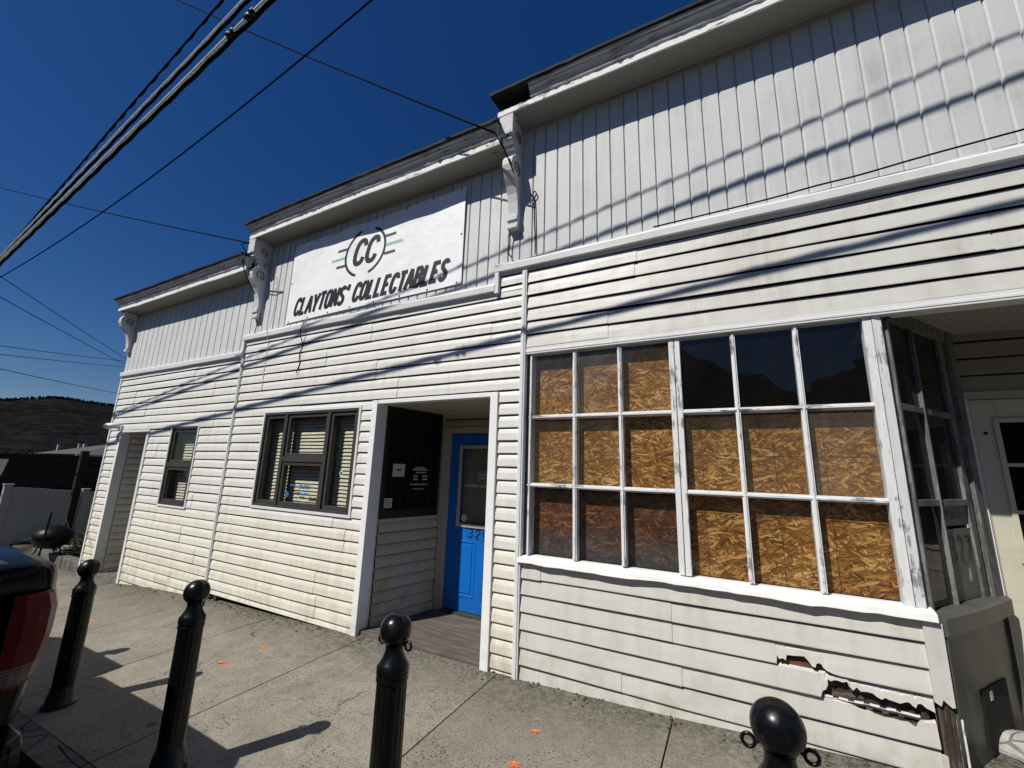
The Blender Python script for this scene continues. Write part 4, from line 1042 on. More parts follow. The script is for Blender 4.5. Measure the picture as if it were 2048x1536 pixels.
# ---- boards inside the bay window
b = MB(); b.box(-1.60, -.36, .074, .086, 1.47, 2.62, 'osb'); o = put('osb_sheet', b, loc=(-1, .09, 1.47)); tag(o, 'bright strand board behind the six upper panes of the left sash', 'board')
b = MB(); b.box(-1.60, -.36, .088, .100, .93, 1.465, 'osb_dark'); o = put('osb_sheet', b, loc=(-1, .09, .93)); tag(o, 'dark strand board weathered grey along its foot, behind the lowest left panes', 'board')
b = MB(); b.box(-.33, .86, .078, .090, .93, 2.06, 'osb')
for x in (-.20, .25, .53): b.box(x, x+.003, .0768, .078, .93, 2.06, 'black')
for z in (1.35, 1.75): b.box(-.33, .86, .0770, .078, z, z+.003, 'black')
for x in (-.28, .02, .40, .77):
    for z in (1.02, 1.43, 1.94): b.tube([(x, .0765, z), (x, .078, z)], .006, 'iron', 8)
o = put('osb_sheet', b, loc=(.2, .09, .93)); tag(o, 'orange strand board with pencil lines behind the right sash, below three dark panes', 'board')
# ---- banner
def bz(x, z): return -.027-.006*math.sin(x*2.6+z*1.7)-.006*sin(x*7.1-z*3)*max(0, (z-3.9))-.012*max(0, z-4.35)*sin(x*9+z*14)
def b2(u, v):      # u,v in 0..1 over the banner
    x = -5.235+(2.865)*u; z0 = 3.452+.036*u; z1 = 4.60+.028*u-.015*sin(pi*u*5)**2*(1-u*.4); z = z0+(z1-z0)*v
    return (x, bz(x, z), z)
bo = root('banner', (-3.8, -.04, 3.45), 'white cloth banner with black shop lettering hung under the eaves', 'banner')
c = MB(); nu, nv = 80, 40; vs_ = [b2(i/nu, j/nv) for j in range(nv+1) for i in range(nu+1)]
c.add(vs_, [(j*(nu+1)+i, j*(nu+1)+i+1, (j+1)*(nu+1)+i+1, (j+1)*(nu+1)+i) for j in range(nv) for i in range(nu)], 'banner'); put('cloth', c, bo, smooth=True)
fn = lambda u, v, l: (u, bz(u, v)-.0016-.0001*l, v)
c = MB(); write(c, "CLAYTONS'", -5.09, 3.548, .1225, .215, .051, fn, 'ink', .20, .26, .012, 2); put('lettering', c, bo); c = MB(); write(c, 'COLLECTABLES', -3.975, 3.560, .118, .215, .051, fn, 'ink', .20, .26, .014, 3); put('lettering', c, bo)
c = MB(); cx, cz, rx, rz = -3.845, 4.195, .325, .312
for (t0, t1) in ((109, 252), (-70, 70)):
    ribbon(c, [(cx+rx*cos(radians(t0+(t1-t0)*i/24))+.02*sin(radians(t0+(t1-t0)*i/24)), cz+rz*sin(radians(t0+(t1-t0)*i/24))) for i in range(25)], .034, fn, 'ink')
write(c, 'CC', -4.045, 4.045, .205, .31, .066, fn, 'ink', .16, .2)
for (xa, xb, z, m_) in ((-4.328, -4.145, 4.298, 'plum'), (-4.43, -4.19, 4.180, 'teal'), (-4.325, -4.16, 4.070, 'plum'), (-3.532, -3.352, 4.327, 'plum'), (-3.505, -3.24, 4.205, 'teal'), (-3.52, -3.348, 4.094, 'plum')):
    ribbon(c, [(xa, z), ((xa+xb)/2, z-.001), (xb, z)], .036, fn, m_)
put('emblem', c, bo)
g = MB()
for (u, v) in [(.02+.96*i/7, .018) for i in range(8)]+[(.02+.96*i/7, .985) for i in range(8)]+[(.01, .5), (.99, .5)]:
    q = b2(u, v); g.torus((q[0], q[1]-.003, q[2]), .007, .003, 'black', 'y', 12, 6)
put_split('grommet', g, bo)

# ---- wall light on the left corner
wl = root('wall_light', (-9.45, -.03, 2.09), 'small white floodlight at the corner above the open passage', 'light')
g = MB(); g.box(-9.47, -9.37, -.06, -.02, 2.075, 2.18, 'trim'); put('bracket', g, wl, bevel=.008)
g = MB(); g.tube([(-9.43, -.05, 2.15), (-9.47, -.12, 2.165), (-9.58, -.17, 2.155), (-9.64, -.19, 2.15)], [.035, .05, .052, .03], 'trim', 12); put('lamp_head', g, wl, smooth=True)

# ------------------------------------------------------------------ bollards
def bollard(x, y, label):
    z = gz(x, y)+.06; bo_ = root('bollard', (x, y, z), label, 'bollard', 'black bollards along the sidewalk edge')
    p = MB()
    q = .84
    prof = [(.108, -.12), (.108, .03), (.095, .045), (.088, .09), (.080, .10), (.074, .13), (.0735, .14)]
    p.lathe([(r_*q, h_) for r_, h_ in prof], (x, y, z), 'bollard', 48)
    p.lathe([(r_*q, h_) for r_, h_ in [(.073, .13), (.0728, .4), (.0722, .712), (.0722, .717)]], (x, y, z), 'bollard', 96, lambda i, zz: 1-.055*max(0, cos(2*pi*i/96*16))**2 if .14 < zz < .715 else 1)
    p.lathe([(r_*q, h_) for r_, h_ in [(.073, .712), (.077, .715), (.077, .726), (.0745, .729), (.0745, .734), (.078, .738), (.078, .757), (.0775, .765), (.066, .779), (.053, .797), (.045, .816), (.043, .829), (.047, .842)]], (x, y, z), 'bollard', 48)
    smooth_angle(put('post', p, bo_), 35)
    b = MB(); b.lathe([(.0645*sin(pi*i/24)+.0005, -.0645*cos(pi*i/24)) for i in range(25)], (x, y, z+.8955), 'bollard', 40); put('ball_finial', b, bo_, smooth=True)
    for sx in (-1, 1):
        r = MB(); r.torus((x+sx*.071, y, z+.846), .0155, .005, 'bollard', 'y'); r.tube([(x+sx*.038, y, z+.853), (x+sx*.057, y, z+.847)], .006, 'bollard'); put('ring', r, bo_, smooth=True)
    return bo_
def copy_tree(o, parent=None):
    c = o.copy(); COL.objects.link(c); c.parent = parent
    for ch in o.children: copy_tree(ch, c)
    return c
BP = [(-1.290, -1.83, 'black fluted bollard in front of the blue door'), (-2.80, -1.83, 'black fluted bollard in front of the triple dark window'), (-4.25, -1.83, 'black fluted bollard nearest the red tail light'), (.055, -1.84, 'black bollard below the torn siding, mostly out of the picture at the bottom'), (-5.33, -1.83, 'black fluted bollard hidden alongside the parked pickup')]
b0 = bollard(*BP[0])
for (x, y, lab) in BP[1:]:
    c = copy_tree(b0); c.location = (x, y, gz(x, y)+(-.08 if x < -5 else -.01 if x < -4 else .01 if x < -2 else .02)); c['label'] = lab

# ------------------------------------------------------------------ pickup truck
tx, ty, tz = -2.93, -3.315, -.20
tr = root('pickup_truck', (tx-2.7, ty, tz), 'dark pickup truck parked at the kerb with its red tail light showing', 'pickup')
def T(x, y, z): return (tx-x, ty+y, tz+z)      # x metres ahead of the tail, y towards the sidewalk, z up
def loft(mb, secs, m, cap=True):
    k = len(secs[0]); b = [T(*p_) for s_ in secs for p_ in s_]
    fs = [(i*k+j, i*k+(j+1) % k, (i+1)*k+(j+1) % k, (i+1)*k+j) for i in range(len(secs)-1) for j in range(k)]
    if cap: fs += [tuple(reversed(range(k))), tuple(range((len(secs)-1)*k, len(secs)*k))]
    mb.add(b, fs, m)
def sec(x, w, zs): # symmetric body ring from (half-width factor, z)
    r_ = [(x, w*a, z) for a, z in zs]; return r_+[(x, -w*a, z) for a, z in reversed(zs)]
bed = [(.90, .42), (.955, .50), (.975, .72), (.995, .92), (1.0, 1.05), (1.0, 1.16), (.996, 1.23), (.98, 1.275), (.955, 1.296), (.91, 1.303)]
body = MB(); loft(body, [sec(0.035, .88, [(a_, z_-.03 if z_ > 1.1 else z_) for a_, z_ in bed]), sec(.05, .915, [(a_, z_-.012 if z_ > 1.1 else z_) for a_, z_ in bed]), sec(.10, .95, bed), sec(.6, .965, bed), sec(1.75, .965, bed), sec(2.05, .965, bed)], 'truck')
hood = [(.90, .40), (.97, .5), (1.0, .85), (1.0, 1.0), (.97, 1.14), (.80, 1.20)]
loft(body, [sec(2.06, .955, [(.9, .4), (.97, .5), (1, .9), (1, 1.1), (.985, 1.2), (.93, 1.25)]), sec(3.9, .955, [(.9, .4), (.97, .5), (1, .9), (1, 1.05), (.985, 1.18), (.93, 1.23)]), sec(4.3, .95, hood), sec(5.1, .93, hood), sec(5.35, .85, [(.9, .45), (.97, .5), (1, .8), (1, .95), (.95, 1.05), (.75, 1.08)])], 'truck')
smooth_angle(fix_normals(put('body', body, tr)), 35)
cabm = MB(); cz_ = [(1.0, 1.22), (.96, 1.3), (.82, 1.78), (.76, 1.82)]
loft(cabm, [sec(2.15, .90, [(1, 1.22), (.97, 1.28), (.93, 1.4), (.9, 1.45)]), sec(2.32, .90, cz_), sec(3.55, .90, cz_), sec(4.25, .90, [(1, 1.18), (.97, 1.2), (.93, 1.22), (.9, 1.23)])], 'truck')
fix_normals(put('cab', cabm, tr, bevel=.02))
g = MB()
for sgn in (-1, 1):
    for (a_, b_) in ((2.42, 2.98), (3.06, 3.55)): g.add([T(a_, sgn*.872, 1.32), T(b_, sgn*.872, 1.32), T(b_, sgn*.765, 1.72), T(a_, sgn*.765, 1.72)], [(0, 1, 2, 3)], 'glass_dark')
g.add([T(2.225, -.74, 1.46), T(2.225, .74, 1.46), T(2.305, .66, 1.74), T(2.305, -.66, 1.74)], [(0, 1, 2, 3)], 'glass_dark'); put('window', g, tr)
tg = MB(); x_ = .028
tg.add([T(-.012, -.74, .58), T(-.012, .74, .58), T(-.004, .74, 1.255), T(-.004, -.74, 1.255), T(.04, -.74, .58), T(.04, .74, .58), T(.06, .74, 1.275), T(.06, -.74, 1.275)], [(0,1,2,3),(7,6,5,4),(0,4,5,1),(1,5,6,2),(2,6,7,3),(3,7,4,0)], 'truck')
c = MB(); c.add([T(.12, -.78, 1.28), T(.12, .78, 1.28), T(2.0, .78, 1.28), T(2.0, -.78, 1.28), T(.12, -.78, 1.305), T(.12, .78, 1.305), T(2.0, .78, 1.305), T(2.0, -.78, 1.305)], [(0,1,2,3),(7,6,5,4),(0,4,5,1),(1,5,6,2),(2,6,7,3),(3,7,4,0)], 'rubber'); fix_normals(put('bed_dark_panel', c, tr, bevel=.006))  # added black panel: darkens the bed top, which would mirror the sky
tgo = fix_normals(put('tailgate', tg, tr, bevel=.012))
h = MB(); h.bar(T(-.024, -.12, 1.08), T(-.024, .12, 1.08), .02, .06, 'chrome'); put('handle', h, tgo, bevel=.006)
for sgn in (1, -1):
    l = MB(); n = 10; prof = [(0, .66, 'clearlamp'), (0, .78, 'clearlamp'), (0, .785, 'redlamp'), (0, 1.10, 'redlamp'), (0, 1.18, 'redlamp')]
    path = [(.785, -.004), (.83, -.012), (.875, -.008), (.915, .014), (.945, .05), (.963, .10), (.972, .17)]
    zo = {.785: -.040, .80: -.032, .81: -.026, .875: -.012, .885: -.010, .98: .004, 1.10: .004, 1.165: -.014, 1.18: -.03}
    zs_ = [.785, .80, .81, .875, .885, .98, 1.10, 1.165, 1.18]; fac = [.85, 1, 1, 1, 1, 1.0, 1.0, .985, .9]
    for a_ in range(len(zs_)-1):
        for b_ in range(len(path)-1):
            (y0, x0_), (y1, x1_) = path[b_], path[b_+1]
            m_ = 'clearlamp' if .80 < (zs_[a_]+zs_[a_+1])/2 < .88 else 'redlamp'
            P4 = lambda yy, xx, i_, b2_: T(xx-.012*fac[i_]-.006, sgn*(yy+(zo[zs_[i_]]*min(1, b2_/3))), zs_[i_])
            l.face([P4(y0, x0_, a_, b_), P4(y1, x1_, a_, b_+1), P4(y1, x1_, a_+1, b_+1), P4(y0, x0_, a_+1, b_)], m_)
    put('tail_light', l, tr, smooth=True)
bp = MB(); bpr = [(-.16, .40), (-.17, .44), (-.17, .58), (-.14, .61), (.06, .61), (.06, .40)]
pts = [(-.90, .06), (-.84, 0), (0, 0), (.84, 0), (.90, .06)]
vs_ = [T(x_+dx, y_, z_) for (y_, dx) in pts for (x_, z_) in bpr]
bp.add(vs_, [(i*6+j, i*6+(j+1) % 6, (i+1)*6+(j+1) % 6, (i+1)*6+j) for i in range(4) for j in range(6)]+[(5, 4, 3, 2, 1, 0), tuple(range(24, 30))], 'truck')
fix_normals(put('bumper', bp, tr, bevel=.015))
for wx in (1.15, 4.45):
    for sgn in (-1, 1):
        wm = MB(); prof = [(.20, -.11), (.36, -.115), (.385, -.09), (.39, 0), (.385, .09), (.36, .115), (.20, .11)]
        vs_ = []
        for (r_, t_) in prof:
            for i in range(32): a_ = 2*pi*i/32; vs_.append(T(wx+r_*cos(a_), sgn*.80+t_, .39+r_*sin(a_)))
        wm.add(vs_, [(j*32+i, j*32+(i+1) % 32, (j+1)*32+(i+1) % 32, (j+1)*32+i) for j in range(6) for i in range(32)], 'rubber')
        wo = put('wheel', wm, tr, smooth=True)
        rm = MB(); vs_ = [T(wx+r_*cos(2*pi*i/32), sgn*(.80+t_), .39+r_*sin(2*pi*i/32)) for (r_, t_) in ((.21, .112), (.19, .08), (.10, .09), (.04, .10), (.005, .10)) for i in range(32)]
        rm.add(vs_, [(j*32+i, j*32+(i+1) % 32, (j+1)*32+(i+1) % 32, (j+1)*32+i) for j in range(4) for i in range(32)], 'chrome'); put('rim', rm, wo, smooth=True)

# ------------------------------------------------------------------ overhead cables
def cable(name, p0, slope, x0, x1, y0, ys, r, m, label, twist=None, n=120, quad=(0, 0)):
    """p0 = height at x=0; slope in z per x; y = y0 + ys*x."""
    def at(x): return Vector((x, y0+ys*x+quad[1]*x*x, p0+slope*x+quad[0]*x*x))
    c = MB(); xs_ = [x0+(x1-x0)*i/n for i in range(n+1)]
    if twist:
        r2, m2, lam, amp, solo = twist; nn = int((x1-x0)/lam*10); 
        rr_ = random.Random(int(abs(p0)*100)); ph = 0; A_, B_ = [], []
        for i in range(nn+1):
            x = x0+(x1-x0)*i/nn; ph = 2*pi*x/lam+.5*sin(x*.9); q = at(x); o_ = Vector((0, amp*cos(ph), amp*sin(ph)))
            A_.append(q+Vector((0, -amp*.95, amp*.35))+Vector((0, .002*sin(x*2.3), .002*sin(x*3.1)))); B_.append(q+(-o_ if solo else Vector((0, amp*.30, -amp*.25))+.13*o_))
        c.tube(A_, r, m, 8); c.tube(B_, r2, m2, 6)
    else: c.tube([at(x) for x in xs_], r, m, 8)
    o_ = put(name, c, smooth=True, loc=(0, y0, p0)); tag(o_, label, 'cable', 'cables along the street'); return o_
cable('utility_cable', 6.82, .201, -16, 8, -1.915, -.02, .009, 'cable', 'thin twisted black wire, uppermost of the four overhead cables', (.007, 'cable', .25, .006, True))
cable('utility_cable', 6.43, .168, -16, 8, -1.84, -.012, .010, 'cable_grey', 'lashed grey and black cable, second of the four overhead cables', (.0145, 'cable', .36, .018, False))
cable('utility_cable', 5.73, .137, -16, 8, -1.92, -.011, .014, 'cable_grey', 'thickest pale overhead cable with clamps near the top edge', (.017, 'cable', .42, .021, False))
cable('utility_cable', 5.909, .1874, -16, 8, -1.476, -.0254, .0075, 'cable', 'thin plain black wire, lowest of the four overhead cables', quad=(.00514, -.00358))
cl = root('cable_clamp', (-3.42, -1.88, 5.26), 'dark clamp on the thickest overhead cable near the top edge', 'clamp')
for k_, (x_, q_) in enumerate(((-3.30, .035), (-3.36, .028), (-3.58, .026), (-3.64, .03))):
    c = MB(); c.blob((x_, -1.92-.011*x_-.02, 5.73+.137*x_+.012), (.04, q_, q_), 'iron', k_, .25, 10, 7); put('clamp_jaw', c, cl, smooth=True)
def span(a, b, r, label, sag=.0, n=40, name='service_wire', ext=0, group='service wires', extra=None):
    a, b = Vector(a), Vector(b); c = MB(); pts = []
    for i in range(n+1):
        t_ = i/n*(1+ext); q = a.lerp(b, t_); q.z -= sag*4*t_*(1-t_); pts.append(q)
    c.tube(pts, r, 'cable', 6)
    if extra: c.tube(extra, r*.8, 'cable', 6)
    o_ = put(name, c, smooth=True, loc=tuple(a)); tag(o_, label, 'wire', group); return o_
def ray(u, v, y=None, x=None):
    w_ = rt2*((u-1024)/831.29)+dn2*((v-768)/831.29)+fw; C = Vector((0, -3.3, 1.6))
    t_ = (y+3.3)/w_.y if y is not None else x/w_.x
    return C+w_*t_
wa = ray(990, 266, y=-.44)
span(tuple(wa), ray(356, 0, y=-1.3), .009, 'black service wire running to the bracket between the middle and right fronts', .03, ext=1.2, extra=[tuple(wa), tuple(wa+Vector((.02, .10, -.06))), (-1.765, -.27, 4.66), (-1.73, -.24, 4.55), (-1.70, -.2, 4.45)])
wa = ray(499, 486, y=-.44)
span(tuple(wa), ray(0, 375, y=-1.3), .009, 'black service wire running to the bracket left of the banner', .03, ext=1.0, extra=[tuple(wa), tuple(wa+Vector((-.16, -.02, .02))), tuple(wa+Vector((-.13, .06, -.10))), (-6.00, -.30, 4.40), (-5.93, -.26, 4.2), (-5.85, -.14, 3.95)])
far = [(((0, 546), (255, 717)), 'upper of two far wires slanting down to the left corner of the row'), (((0, 588), (253, 728)), 'lower of two far wires slanting down to the left corner of the row'),
       (((0, 686), (254, 720)), 'upper of two nearly level far wires meeting the wall edge'), (((0, 703), (252, 732)), 'lower of two nearly level far wires meeting the wall edge'),
       (((0, 732), (239, 785)), 'far wire sloping gently below the level pair'), (((0, 794), (190, 823)), 'lowest far wire, just over the dark ridge')]
for i, ((p_, q_), lab) in enumerate(far):
    a_, b_ = ray(*p_, x=-20), ray(*q_, x=-31); d_ = b_-a_
    span(a_-d_*.7, b_+d_*.5, .012, lab, .10, name='distant_wire', group='distant wires')

# ---- loose wires on the wall
def wire(pts, r, label, m='cable'):
    c = MB(); P_ = [Vector(p_) for p_ in pts]; out = []
    for i in range(len(P_)-1):
        for k in range(5):
            t_ = k/5; p0_, p1_, p2_, p3_ = P_[max(i-1, 0)], P_[i], P_[i+1], P_[min(i+2, len(P_)-1)]
            out.append(.5*((2*p1_)+(p2_-p0_)*t_+(2*p0_-5*p1_+4*p2_-p3_)*t_*t_+(3*p1_-p0_-3*p2_+p3_)*t_**3))
    out.append(P_[-1]); c.tube(out, r, m, 6); o_ = put('loose_wire', c, smooth=True, loc=pts[0]); tag(o_, label, 'wire', 'loose wires on the fronts')
wire([(-1.80, -.06, 3.93), (-1.80, -.04, 3.80), (-1.81, -.05, 3.70), (-1.795, -.04, 3.66), (-1.75, -.07, 3.615)], .006, 'loose black wire curling onto the ledge below the right hand bracket')
wire([(-1.57, -.03, 4.27), (-1.55, -.03, 4.30), (-1.53, -.03, 4.27), (-1.555, -.03, 4.235), (-1.59, -.03, 4.28), (-1.555, -.025, 4.22), (-1.545, -.03, 4.0), (-1.535, -.025, 3.8), (-1.53, -.03, 3.62)], .006, 'thin wire with a looped top on the large grooved panel')
wire([(-4.72, -.07, 3.395), (-4.78, -.075, 3.37), (-4.80, -.08, 3.25), (-4.795, -.03, 3.1), (-4.82, -.035, 2.98), (-4.80, -.03, 2.86), (-4.83, -.04, 2.73)], .006, 'black wire dangling below the banner over the boards')
wire([(-5.86, -.05, 3.60), (-5.88, -.03, 3.52), (-5.87, -.04, 3.45), (-5.90, -.03, 3.37)], .006, 'frayed short wire under the bracket left of the banner')
wire([(-5.60, -.03, 4.25), (-5.56, -.03, 4.0), (-5.53, -.03, 3.8), (-5.545, -.03, 3.55), (-5.54, -.07, 3.38), (-5.53, -.03, 3.2), (-5.54, -.03, 2.9), (-5.52, -.03, 2.55)], .005, 'thin pale wire running down left of the banner', 'cable_grey')
wire([(-.45, -.055, 3.60), (.3, -.05, 3.612), (.65, -.05, 3.63), (.9, -.05, 3.635), (1.3, -.055, 3.66), (2.2, -.05, 3.70)], .006, 'black wire lying along the ledge of the large grooved panel')

# ---- orange survey marks
rnd = random.Random(5); 
for (x, y, r_) in ((-3.935, -.598, .035), (-3.919, -.949, .042), (-6.33, -.625, .035), (-6.27, -1.01, .03), (-1.201, -.563, .03), (-1.193, -.896, .035)):
    c = MB()
    for k in range(4): 
        ox, oy = rnd.uniform(-.6, .6)*r_, rnd.uniform(-.3, .3)*r_; q = r_*rnd.uniform(.6, 1.0)
        c.face([(x+ox+q*cos(2*pi*i/12)*rnd.uniform(.7, 1.2), y+oy+.6*q*sin(2*pi*i/12)*rnd.uniform(.6, 1.2), gz(x+ox, y+oy)+.003+.0006*k) for i in range(12)], 'orange')
    o = put('paint_mark', c, loc=(x, y, gz(x, y))); tag(o, kind='structure')

gt = MB(); rnd = random.Random(44)
for i in range(420):
    x = rnd.uniform(-8.2, .8); y = -abs(rnd.gauss(0, .07))-.02
    if -3.37 < x < -1.95: continue
    q = rnd.uniform(.004, .016)*(1 if rnd.random() < .85 else 1.8); z = gz(x, y); a_ = rnd.uniform(0, 6.3)
    gt.add([(x+q*cos(a_+t_), y+q*.7*sin(a_+t_), z+rnd.uniform(.001, .008)) for t_ in (0, 1.4, 2.9, 4.4)]+[(x, y, z+q*.7)], [(0, 1, 4), (1, 2, 4), (2, 3, 4), (3, 0, 4)], rnd.choice(['soil', 'twig', 'stone', 'rot']))
o = put('grit', gt); tag(o, 'dry grit and leaf bits gathered along the foot of the wall', 'grit', kind='stuff')
# ---- pale broken stone by the cream door
st = MB(); st.blob((1.56, .42, .12), (.33, .26, .15), 'stone_pale', 3, .22, 40, 26); o = put('stone', st, loc=(1.5, .4, .1)); tag(o, 'pale cracked stone lying in front of the cream door', 'stone')

# ------------------------------------------------------------------ the lot on the left
kw = MB(); kw.box(-12.6, -9.92, .10, .26, -.6, -.20, 'kerb'); o = put('low_wall', kw, bevel=.015, loc=(-11, .1, -.5)); tag(o, 'low grey concrete edging between the sidewalk and the grassy lot', 'wall')
rnd = random.Random(21)
rk = None
spots_r = [(-10.15-.1*rnd.random()-i*.16, .42+.5*rnd.random(), .05+.06*rnd.random()) for i in range(13)]
for i, (x, y, q) in enumerate(spots_r):
    c = MB(); c.blob((x, y, lot(x, y)+q*.6), (q*1.3, q, q*.8), 'stone', 40+i, .2, 10, 7)
    o = put('rock', c, smooth=False, loc=(x, y, lot(x, y))); tag(o, 'small grey rock in the heap behind the low edging', 'rock', 'rocks heaped behind the edging')
gr = MB(); rnd = random.Random(9)
for i in range(5200):
    x, y = rnd.uniform(-15.5, -10.4), rnd.uniform(.3, 3.2)
    if x > -12.0 and rnd.random() < .75: continue
    z = lot(x, y); h = rnd.uniform(.05, .14); a_ = rnd.uniform(0, 6.3); w_ = .012; dx, dy = cos(a_), sin(a_); b_ = rnd.uniform(0, .06)
    gr.face([(x-dx*w_, y-dy*w_, z), (x+dx*w_, y+dy*w_, z), (x+b_*dy, y+b_*dx, z+h)], 'grass')
o = put('grass', gr); tag(o, 'short green grass on the lot in front of the white fence', 'grass', kind='stuff')
# fence panels
fr_ = root('vinyl_fence', (-14, 1, -.3), 'plain white vinyl fence panel shaded grey behind the grill', 'fence')
ps = [(-14.02, -.12), (-14.0, 1.15), (-13.98, 2.6)]
for (x, y) in ps:
    c = MB(); c.box(x-.06, x+.06, y-.06, y+.06, -.6, .97-.10*(y+.12), 'fence'); c.box(x-.075, x+.075, y-.075, y+.075, .97-.10*(y+.12), 1.0-.10*(y+.12), 'fence'); put('post', c, fr_, bevel=.006)
for (p_, q_) in zip(ps, ps[1:]):
    c = MB(); vs_ = []
    for (x, y) in (p_, q_):
        zt = .93-.10*(y+.12)
        vs_ += [(x+.02, y, -.6), (x+.02, y, zt), (x-.02, y, zt), (x-.02, y, -.6)]
    c.add(vs_, [(0, 4, 5, 1), (1, 5, 6, 2), (2, 6, 7, 3), (0, 1, 2, 3), (7, 6, 5, 4)], 'fence')
    vs_ = []
    for (x, y) in (p_, q_):
        zt = .94-.10*(y+.12)
        vs_ += [(x+.035, y, zt-.13), (x+.035, y, zt), (x-.035, y, zt), (x-.035, y, zt-.13)]
    c.add(vs_, [(0, 4, 5, 1), (1, 5, 6, 2), (2, 6, 7, 3), (3, 7, 4, 0)], 'fence'); put('panel', c, fr_)
# kettle grill
gx_, gy_ = -11.6, .07; gz_ = lot(gx_, .15)-.16
gl_ = root('kettle_grill', (gx_, gy_, gz_), 'round black kettle grill standing in front of the white fence', 'grill')
c = MB(); c.lathe([(.02, .33), (.14, .35), (.23, .42), (.275, .50), (.285, .55)], (gx_, gy_, gz_), 'iron', 32); put('bowl', c, gl_, smooth=True)
c = MB(); c.lathe([(.292, .55), (.29, .575), (.26, .65), (.19, .71), (.10, .74), (.01, .75)], (gx_, gy_, gz_), 'iron', 32); lo_ = put('lid', c, gl_, smooth=True)
c = MB(); c.tube([(gx_, gy_-.05, gz_+.74), (gx_, gy_-.05, gz_+.80), (gx_, gy_+.05, gz_+.80), (gx_, gy_+.05, gz_+.74)], .013, 'chrome', 8); put('handle', c, lo_)
c = MB(); c.box(gx_-.03, gx_+.03, gy_-.38, gy_-.28, gz_+.53, gz_+.56, 'chrome'); put('side_handle', c, gl_, bevel=.006)
for k in range(3):
    a_ = 2*pi*k/3+.5; c = MB(); c.tube([(gx_+.16*cos(a_), gy_+.16*sin(a_), gz_+.40), (gx_+.30*cos(a_), gy_+.30*sin(a_), gz_)], .013, 'iron', 8); put('leg', c, gl_)
c = MB(); c.tube([(-11.2, -.18, lot(-11.2, .2)-.2), (-11.2, -.14, .60)], .016, 'iron', 8); o = put('stake', c, loc=(-11.2, .05, -.3)); tag(o, 'thin upright metal rod beside the kettle grill', 'rod')
c = MB(); c.box(-12.57, -12.45, .46, .58, -.5, 1.75, 'wood_post'); o = put('wooden_post', c, bevel=.006, loc=(-12.5, .5, -.4)); tag(o, 'tall dark post standing in front of the white fence', 'post')
# dead shrub by the corner
sh = root('bare_shrub', (-11.3, 1.0, -.3), 'tangle of bare twigs climbing beside the building corner', 'shrub'); c = MB(); rnd = random.Random(17)
for i in range(46):
    x, y = -11.4+rnd.uniform(-.5, .5), .85+rnd.uniform(-.35, .35); p_ = Vector((x, y, -.3)); d_ = Vector((rnd.uniform(-.4, .4), rnd.uniform(-.5, .5), 1)).normalized(); pts = [p_]
    for k in range(7): d_ = (d_+Vector((rnd.uniform(-.5, .5), rnd.uniform(-.5, .5), rnd.uniform(-.3, .35)))).normalized(); p_ = p_+d_*rnd.uniform(.08, .2); pts.append(p_)
    c.tube(pts, [.009*(1-.8*k/7) for k in range(8)], 'twig', 5)
put('branches', c, sh)
c = MB()
for i in range(260):
    x, y, z = -11.0+rnd.uniform(-.8, .5), .55+rnd.uniform(-.25, .3), -.28+rnd.uniform(0, .16); a_ = rnd.uniform(0, 6.3); q = rnd.uniform(.03, .07)
    c.face([(x, y, z), (x+q*cos(a_), y+q*sin(a_), z+.02), (x+1.6*q*cos(a_+.3), y+1.6*q*sin(a_+.3), z+q*.5), (x+q*cos(a_+.7), y+q*sin(a_+.7), z+.035)], 'leaf')
o = put('weeds', c, loc=(-11, .5, -.3)); tag(o, 'low green weeds among the rocks behind the edging', 'weeds')
# dark shed, roof, small houses
dk = root('dark_building', (-24, 3, -2), 'long black shed roof stretching behind the white fence', 'building')
c = MB(); pr = [ray(-260, 916, x=-21), ray(260, 927, x=-21)]
c.box(-24, -20, -6, 8, -3.5, .75, 'darkwall'); put('wall', c, dk)
c = MB(); c.add([(-19.7, -6.5, .62), (-19.7, 8.5, .62), (-22, 8.5, 1.66), (-22, -6.5, 1.66), (-24.4, 8.5, .62), (-24.4, -6.5, .62), (-19.7, -6.5, .56), (-19.7, 8.5, .56)], [(0, 1, 2, 3), (3, 2, 4, 5), (6, 7, 1, 0), (5, 0, 3), (1, 4, 2)], 'black_roof'); put('roof', c, dk)
c = MB(); c.box(-22.02, -21.96, -6.5, 8.5, 1.655, 1.675, 'shingle'); put('ridge_cap', c, dk)
hs = root('hip_roof_house', (-46, 12.5, -4), 'grey hip roofed house rising past the corner of the row', 'house')
A_ = ray(152, 908, x=-44); B_ = ray(240, 909, x=-44); Cp = ray(216, 893, x=-47)
c = MB(); ya, yb_, ze = A_.y, A_.y+12, A_.z
c.box(-52, -44.6, ya+.6, yb_-.6, -9, ze-.02, 'red_trim'); put('wall', c, hs)
c = MB(); c.add([(-44, ya, ze), (-44, yb_, ze), (-53, yb_, ze), (-53, ya, ze), (-48.5, ya+4.5, ze+1.25), (-48.5, yb_-4.5, ze+1.25)], [(0, 1, 5, 4), (1, 2, 5), (2, 3, 4, 5), (3, 0, 4)], 'shingle'); c.box(-44.03, -43.97, ya, yb_, ze-.18, ze-.005, 'house'); put('roof', c, hs)
c = MB(); 
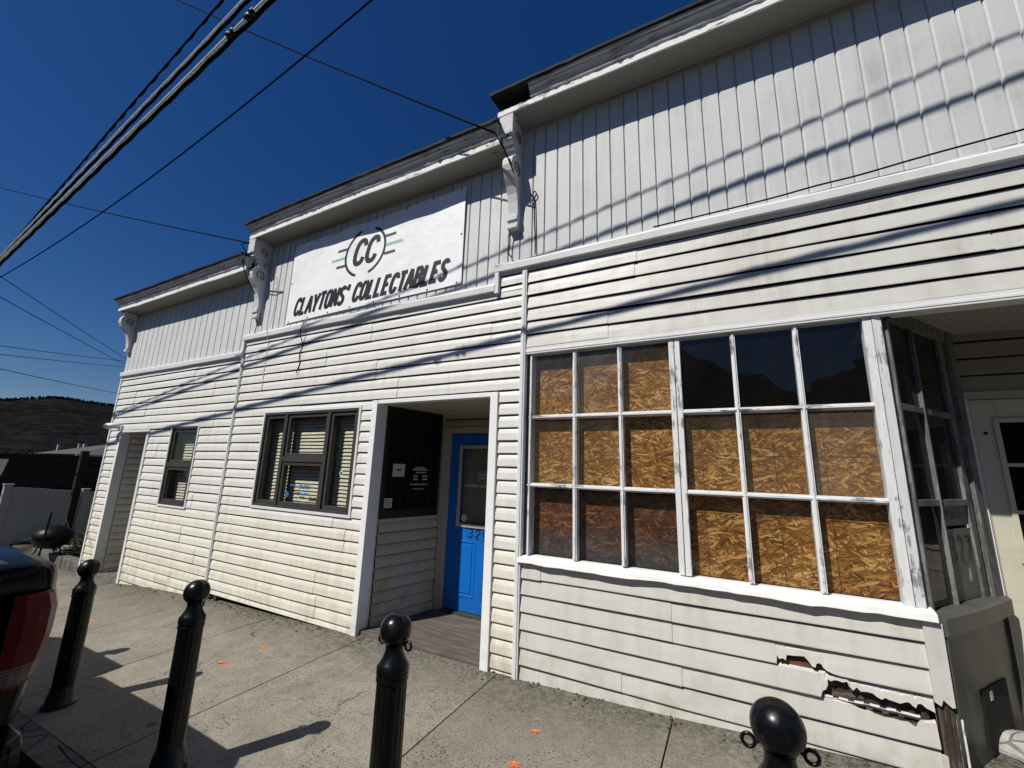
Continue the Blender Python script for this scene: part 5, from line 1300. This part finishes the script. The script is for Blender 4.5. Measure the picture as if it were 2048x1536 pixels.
for k in range(4): c.box(-44.6, -44.56, ya+1.2+k*2.4, ya+2.3+k*2.4, ze-1.3, ze-.3, 'house')
put('window', c, hs)
sh2 = root('lean_roof', (-19, -.9, 0), 'grey sloping roof at the edge, beside the black shed', 'roof')
c = MB(); a_, b_, d_ = ray(-40, 917, x=-18), ray(18, 918, x=-18), ray(2, 950, x=-17)
c.add([a_, b_, d_, ray(-60, 950, x=-17), a_+Vector((0, 0, -.06)), b_+Vector((0, 0, -.06)), d_+Vector((0, 0, -.06)), ray(-60, 950, x=-17)+Vector((0, 0, -.06))], [(0, 1, 2, 3), (7, 6, 5, 4), (0, 4, 5, 1), (1, 5, 6, 2), (2, 6, 7, 3), (3, 7, 4, 0)], 'shingle'); put('roof', c, sh2)
c = MB(); c.box(-18.2, -17.4, -2.6, -1.35, -1, .95, 'darkwall'); put('wall', c, sh2)
rnd = random.Random(31)
for i, (u, v) in enumerate([(160, 888), (171, 889), (118, 890)]):
    q = ray(u, v, x=-430-rnd.uniform(0, 40)); s_ = rnd.uniform(.5, 1.0); h_ = root('small_house', tuple(q), 'tiny pale house at the foot of the far hill', 'house', 'houses at the foot of the hill')
    c = MB(); c.box(q.x-s_, q.x+s_, q.y-s_*1.3, q.y+s_*1.3, q.z-4, q.z+s_*.4, 'house'); put('wall', c, h_)
    c = MB(); c.prism_x([(q.y-s_*1.5, q.z+s_*.4), (q.y, q.z+s_*1.2), (q.y+s_*1.5, q.z+s_*.4)], q.x-s_*1.1, q.x+s_*1.1, 'shingle'); put('roof', c, h_)
# the row across the street, seen only in the glass
ob = root('brick_row', (-2, -14, -.2), 'dark brick row with gabled roofs on the far side of the street', 'building')
c = MB(); c.box(-30, 26, -22, -13, -.6, 4.4, 'brick'); put('wall', c, ob)
c = MB()
for k in range(7): x = -30+8*k; c.add([(x, -12.8, 4.3), (x+8, -12.8, 4.3), (x+8, -22, 4.3), (x, -22, 4.3), (x+4, -12.8, 6.6), (x+4, -22, 6.6)], [(0, 1, 4), (1, 2, 5, 4), (2, 3, 5), (3, 0, 4, 5)], 'shingle')
put('roof', c, ob)
